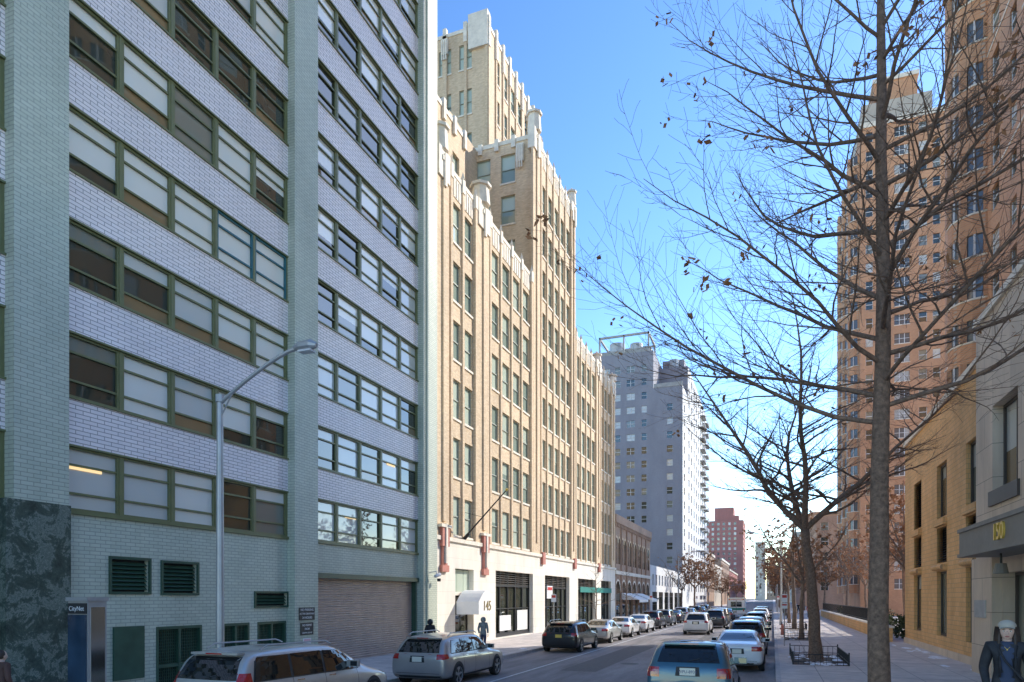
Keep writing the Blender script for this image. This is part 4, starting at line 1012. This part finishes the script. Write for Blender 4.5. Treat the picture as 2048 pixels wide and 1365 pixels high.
    if snow:
        rn=random.Random(int(x*10))
        for i in range(snow):
            cx,cy=rn.uniform(-.3,.3)*W,rn.uniform(-.33,.05)*L; s_=rn.uniform(.04,.16)
            patch([(cx-s_,cy-s_*1.2),(cx+s_,cy-s_*.6),(cx+s_*.8,cy+s_),(cx-s_*.7,cy+s_*.8)],'z',1,'snow',.010,3,3)
    do=d.obj(smooth=False); do.parent=E
    if platetext: text(platetext,(0,py-.003,pz+.062),R_NY,.088,'plate_text',E,ext=.001)
    E.location=(x,y,g(x,y)); 
    sl=(g(x,y+1.5)-g(x,y-1.5))/3; E.rotation_euler=(math.atan(sl),0,rz)
    return E
car('minivan','van',-10.25,12.9,'p_silver',5.5,1.95,1.64,rails=True)
car('suv_car','suv',-10.3,21.3,'p_gold',5.2,2.0,1.60,rails=True)
car('suv_car','suv',-10.05,35.3,'p_black',4.9,1.95,1.56,rails=True,platemat='gold')
car('sedan_car','sedan',-10.1,42.6,'p_silver',4.8,1.85,1.42)
car('sedan_car','sedan',-10.1,49.2,'p_white',4.7,1.85,1.42)
car('sedan_car','sedan',-10.1,55.8,'p_white',4.8,1.85,1.44)
car('suv_car','suv',-10.1,62.5,'p_dark',4.6,1.85,1.6)
car('suv_car','suv',-10.1,69.5,'p_mid',4.6,1.85,1.6)
for i,(k,c) in enumerate((('sedan','p_dark'),('suv','p_white'),('sedan','p_silver'),('suv','p_black'),('sedan','p_mid'),('suv','p_silver'))): car('suv_car' if k=='suv' else 'sedan_car',k,-10.1,77+i*7,c,4.7,1.85,1.65 if k=='suv' else 1.45)
car('suv_car','suv',-5.35,54.5,'p_white',4.6,1.9,1.66)
car('suv_car','suv',-4.9,66,'p_dark',4.7,1.9,1.7)
car('suv_car','suv',-5.2,76,'p_tan',4.7,1.9,1.7); car('sedan_car','sedan',-5.2,86,'p_dark',4.7,1.85,1.45)
car('hatchback_car','hatch',-1.72,17.2,'p_blue',4.3,1.84,1.53,platetext='WPU-8932',snow=30)
car('sedan_car','sedan',-1.25,29.2,'p_white',4.9,1.9,1.5)
car('suv_car','suv',-1.2,37.0,'p_dark',4.7,1.88,1.68)
for i,(k,c) in enumerate((('suv','p_mid'),('sedan','p_dark'),('suv','p_black'),('sedan','p_red'),('sedan','p_silver'),('suv','p_white'),('sedan','p_mid'),('suv','p_dark'))): car('suv_car' if k=='suv' else 'sedan_car',k,-1.2,44+i*6.8,c,4.6,1.85,1.66 if k=='suv' else 1.45)
def ambulance(x,y):
    m=MB('ambulance'); m.box(x-1.1,x+1.1,y,y+4.2,.6,2.75,'p_white'); m.box(x-.95,x+.95,y+4.2,y+5.4,.5,2.1,'p_white'); m.box(x-.9,x+.9,y+5.4,y+6.4,.5,1.25,'p_white')
    m.box(x-1.11,x+1.11,y-.01,y+4.15,1.05,1.35,'sign_green'); m.box(x-.7,x-.05,y-.02,y,1.5,2.2,'g_car'); m.box(x+.05,x+.7,y-.02,y,1.5,2.2,'g_car')
    m.box(x-1.0,x-.8,y-.03,y,2.4,2.6,'lens_red'); m.box(x+.8,x+1.0,y-.03,y,2.4,2.6,'lens_red'); m.box(x-1.0,x-.85,y-.03,y,.9,1.2,'lens_red'); m.box(x+.85,x+1.0,y-.03,y,.9,1.2,'lens_red')
    m.box(x-1.05,x+1.05,y-.25,y,.45,.6,'galv'); m.box(x-.02,x+.02,y-.015,y,.7,2.5,'trim_black')
    for sx in (-1.02,.8):
        for yy in (y+1.2,y+5.3): m.tube([(x+sx,yy,.42),(x+sx+.22,yy,.42)],[.42,.42],16,'rubber')
    o=m.obj(); text('AMBULANCE',(x,y-.03,2.48),R_NY,.26,'sign_red',o,ext=.002)
ambulance(-4.6,97)

# ------------------------------------------------------------------ people
pmat('skin',(.68,.44,.33),.55,var=.08,scale=8); pmat('hair_dark',(.045,.028,.02),.6,var=.3,scale=20); pmat('jacket_black',(.022,.022,.026),.75,var=.3,scale=12)
pmat('jacket_grey',(.26,.27,.25),.8,var=.2,scale=6); pmat('jacket_tan',(.35,.27,.17),.8); pmat('jeans',(.05,.07,.12),.8); pmat('cap_beige',(.46,.40,.32),.8); pmat('fur',(.45,.40,.33),.9,var=.3,scale=20,bump=.8,bscale=60)
pmat('lips',(.42,.12,.10),.5,var=0); pmat('eye_white',(.7,.7,.68),.3,var=0); pmat('top_navy',(.03,.045,.09),.7,var=.2); pmat('jacket_red',(.45,.03,.03),.7); pmat('jacket_brown',(.10,.05,.04),.8)
def skinmesh(name,verts,edges,rads,mat,sub=2):
    me=bpy.data.meshes.new(name); me.from_pydata(verts,edges,[]); o=bpy.data.objects.new(name,me); COL.objects.link(o)
    md=o.modifiers.new('k','SKIN'); md.use_smooth_shade=True
    for i,r in enumerate(rads):
        sv=me.skin_vertices[0].data[i]; sv.radius=(r,r) if not isinstance(r,tuple) else r; sv.use_root=(i==0)
    s=o.modifiers.new('s','SUBSURF'); s.levels=sub; s.render_levels=sub
    dg=bpy.context.evaluated_depsgraph_get(); m2=bpy.data.meshes.new_from_object(o.evaluated_get(dg)); bpy.data.objects.remove(o)
    m2.materials.clear(); m2.materials.append(MATS[mat]); m2.polygons.foreach_set('use_smooth',[True]*len(m2.polygons))
    o=bpy.data.objects.new(name,m2); COL.objects.link(o); return o
def ell(mb,c,r,mat,nu=20,nv=14,fn=None):
    base=[]
    for j in range(nv+1):
        ph=-pi/2+pi*j/nv
        for i in range(nu):
            th=2*pi*i/nu; p=Vector((r[0]*cos(ph)*cos(th),r[1]*cos(ph)*sin(th),r[2]*sin(ph)))
            if fn: p=fn(p)
            base.append((c[0]+p.x,c[1]+p.y,c[2]+p.z))
    s=len(mb.v); mb.v+=base; mi=mb.mid(mat)
    for j in range(nv):
        for i in range(nu):
            i2=(i+1)%nu; mb.f.append((s+j*nu+i,s+j*nu+i2,s+(j+1)*nu+i2,s+(j+1)*nu+i)); mb.m.append(mi); mb.uv+=[(0,0)]*4
def person(x,y,z,rz,top,pants,h=1.66,stride=.12,hairlen=.0,hat=None,hood=False,bag=False,inner=None):
    E=empty('pedestrian',(x,y,z),rz); s=h/1.66; E.scale=(s,s,s)
    st=stride
    V=[(0,0,.92),(0,0,1.06),(0,-.005,1.22),(0,0,1.36),(0,0,1.43),
       (.09,0,.88),(.10,-st*.55,.49),(.10,-st,.07),(.10,-st-.15,.04),
       (-.09,0,.88),(-.10,st*.4,.49),(-.10,st*1.5,.09),(-.10,st*1.5-.13,.04),
       (.17,0,1.365),(.235,.04,1.10),(.225,-.05,.88),
       (-.17,0,1.365),(-.235,.02,1.10),(-.20,-.10,.90)]
    Ed=[(0,1),(1,2),(2,3),(3,4),(0,5),(5,6),(6,7),(7,8),(0,9),(9,10),(10,11),(11,12),(3,13),(13,14),(14,15),(3,16),(16,17),(17,18)]
    R=[(.145,.11),(.135,.10),(.155,.115),(.13,.09),(.06,.06),.095,.065,.05,.045,.095,.065,.05,.045,.075,.058,.042,.075,.058,.042]
    b_=skinmesh('body',V,Ed,R,top,2); b_.parent=E
    b_.data.materials.append(MATS[pants]); b_.data.materials.append(MATS['trim_black']); b_.data.materials.append(MATS[inner or top])
    for p in b_.data.polygons:
        c=p.center
        if c.z<.11: p.material_index=2
        elif c.z<.84 and abs(c.x)<.185: p.material_index=1
        elif inner and c.y<-.03 and abs(c.x)<.06 and c.z>.9: p.material_index=3
    for sg,w in ((1,V[15]),(-1,V[18])):
        pv=[(w[0],w[1],w[2]-.02),(w[0],w[1]-.005,w[2]-.06),(w[0],w[1]-.01,w[2]-.10)]
        hd=skinmesh('palm',pv,[(0,1),(1,2)],[(.022,.026),(.018,.038),(.014,.036)],'skin',1); hd.parent=E
        for fi in range(4):
            yo=w[1]-.04+.021*fi; L=(.060,.072,.076,.066)[fi]
            q=skinmesh('finger',[(w[0],yo,w[2]-.10),(w[0]-sg*.004,yo,w[2]-.10-L*.5),(w[0]-sg*.018,yo,w[2]-.10-L)],[(0,1),(1,2)],[.009,.0085,.007],'skin',1); q.parent=E
        q=skinmesh('thumb',[(w[0]-sg*.008,w[1]-.03,w[2]-.05),(w[0]-sg*.02,w[1]-.055,w[2]-.08),(w[0]-sg*.024,w[1]-.06,w[2]-.11)],[(0,1),(1,2)],[.011,.010,.008],'skin',1); q.parent=E
    m=MB('head')
    def hf(p):
        q=p.copy()
        if q.z<0: k=1+.28*(q.z/.12); q.x*=max(.55,k); q.y*=max(.7,1+.15*q.z/.12)
        if q.y<0: q.y*=.93
        return q
    ell(m,(0,-.02,1.545),(.076,.095,.118),'skin',24,18,hf)
    m.tube([(0,.0,1.38),(0,-.01,1.47)],[.055,.052],12,'skin')
    ell(m,(0,-.108,1.53),(.014,.02,.026),'skin',10,8); ell(m,(0,-.116,1.518),(.017,.014,.011),'skin',10,8)
    for sg in (1,-1):
        ell(m,(sg*.03,-.096,1.553),(.015,.009,.008),'eye_white',10,6); ell(m,(sg*.03,-.1045,1.553),(.006,.003,.006),'hair_dark',8,6)
        ell(m,(sg*.03,-.099,1.572),(.02,.008,.004),'hair_dark',10,4); ell(m,(sg*.077,-.01,1.54),(.01,.02,.03),'skin',8,8)
    ell(m,(0,-.102,1.487),(.024,.009,.008),'lips',12,6)
    if not hood:
        def hh(p):
            q=p.copy()
            if q.y<-.02: q.y=-.02+(q.y+.02)*.55
            return q
        ell(m,(0,.006,1.575),(.086,.10,.105),'hair_dark',20,12,hh)
        if hairlen:
            for sg in (1,-1):
                for k in range(5):
                    xx=sg*(.070+.008*k); yy=-.035+.022*k
                    m.tube([(xx,yy,1.60),(xx*1.12,yy-.005,1.48),(xx*1.15,yy-.03,1.48-hairlen*.5),(xx*.95,yy-.045,1.48-hairlen)],[.018,.022,.02,.006],8,'hair_dark')
            ell(m,(0,.06,1.45),(.08,.05,.14),'hair_dark',14,10)
    if hat:
        ell(m,(0,-.005,1.61),(.094,.108,.075),hat,20,12,lambda p:Vector((p.x,p.y,max(p.z,-.012))))
        pts=[(.078*cos(a),-.085-.055*sin(a)) for a in [pi*i/10 for i in range(11)]]
        for i in range(10):
            a,c=pts[i],pts[i+1]; m.poly([(a[0],a[1],1.597-.012*abs(a[0])/.07),(c[0],c[1],1.597-.012*abs(c[0])/.07),(c[0]*.9,-.06,1.618),(a[0]*.9,-.06,1.618)],hat)
            m.poly([(a[0],a[1],1.59-.012*abs(a[0])/.07),(c[0],c[1],1.59-.012*abs(c[0])/.07),(c[0]*.9,-.06,1.605),(a[0]*.9,-.06,1.605)],hat)
    if hood:
        ell(m,(0,.03,1.55),(.115,.115,.14),top,18,12); ell(m,(0,-.06,1.55),(.118,.035,.14),'fur',18,10)
        ell(m,(0,-.075,1.54),(.075,.05,.105),'skin',16,10)
    if inner:
        for sg in (1,-1): m.tube([(sg*.055,.02,1.445),(sg*.085,-.075,1.37),(sg*.075,-.115,1.2),(sg*.07,-.12,1.0)],[.03,.026,.016,.012],8,top)
        ell(m,(0,-.095,1.33),(.008,.005,.011),'gold',8,6)
        m.tube([(-.05,-.03,1.43),(-.025,-.085,1.36),(0,-.094,1.335),(.025,-.085,1.36),(.05,-.03,1.43)],[.003]*5,5,'gold')
    o=m.obj(smooth=True); o.parent=E
    if bag:
        q=MB('shoulder_bag'); q.tube([(-.12,-.06,1.42),(-.02,-.13,1.2),(.14,-.125,1.0),(.2,-.05,.93)],[.014]*4,6,'jacket_black'); q.box(.17,.30,-.1,.14,.70,.95,'jacket_black'); qo=q.obj(smooth=False); qo.parent=E
    return E
px,py=2.50,9.30
person(px,py,g(px,py)+.14,radians(-14),'jacket_black','jeans',h=1.58,stride=.2,hairlen=.22,hat='cap_beige',inner='top_navy',bag=True)
person(-13.1,30.4,.14,radians(180),'jacket_grey','jeans',h=1.68,hood=True)
person(-14.3,27.2,.14,radians(180),'jacket_black','jeans',h=1.66,hood=True)
person(-13.6,8.6,g(-13.6,8.6)+.14,radians(180),'jacket_brown','jeans',h=1.50)
for i,(x,y,c,r) in enumerate(((2.6,92,'jacket_black',0),(3.4,93,'jacket_black',180),(4.4,97,'jacket_red',0),(3.0,104,'jacket_grey',0),(2.2,110,'jacket_tan',180),(3.8,118,'jacket_black',0),(4.6,88,'jacket_black',180))):
    person(x,y,.14,radians(r),c,'jeans',h=1.7,stride=.2)

# ------------------------------------------------------------------ world, sun, camera
AZ=44; EL=32
w=bpy.data.worlds.new('World'); scene.world=w; w.use_nodes=True; nt=w.node_tree; bg=nt.nodes['Background']
sky=nt.nodes.new('ShaderNodeTexSky'); sky.sky_type='NISHITA'; sky.sun_disc=False; sky.sun_elevation=radians(EL); sky.sun_rotation=radians(AZ); sky.air_density=1.0; sky.dust_density=.2; sky.ozone_density=1.3
hs=nt.nodes.new('ShaderNodeHueSaturation'); hs.inputs['Saturation'].default_value=1.12; hs.inputs['Value'].default_value=.15*2.1
gm=nt.nodes.new('ShaderNodeGamma'); gm.inputs['Gamma'].default_value=1.32
sc=nt.nodes.new('ShaderNodeVectorMath'); sc.operation='SCALE'; sc.inputs['Scale'].default_value=1/.15
nt.links.new(sky.outputs['Color'],hs.inputs['Color']); nt.links.new(hs.outputs['Color'],gm.inputs['Color']); nt.links.new(gm.outputs['Color'],sc.inputs[0]); nt.links.new(sc.outputs['Vector'],bg.inputs['Color']); bg.inputs['Strength'].default_value=.15
sd=bpy.data.lights.new('sun','SUN'); sd.energy=5; sd.angle=radians(.5); sd.color=(1,.93,.82); so=bpy.data.objects.new('sun',sd); COL.objects.link(so)
dirv=Vector((sin(radians(AZ))*cos(radians(EL)),cos(radians(AZ))*cos(radians(EL)),sin(radians(EL))))
so.rotation_euler=(-dirv).to_track_quat('-Z','Y').to_euler(); so.location=(0,0,80)
cam=bpy.data.cameras.new('camera'); co=bpy.data.objects.new('camera',cam); COL.objects.link(co); cam.lens=24; cam.sensor_width=36; cam.clip_end=4000; cam.clip_start=.1
co.location=(0,0,2.8); co.rotation_euler=(radians(90),0,radians(20.9)); cam.shift_y=.2502
scene.camera=co
scene.view_settings.view_transform='Standard'; scene.view_settings.look='None'; scene.view_settings.exposure=0
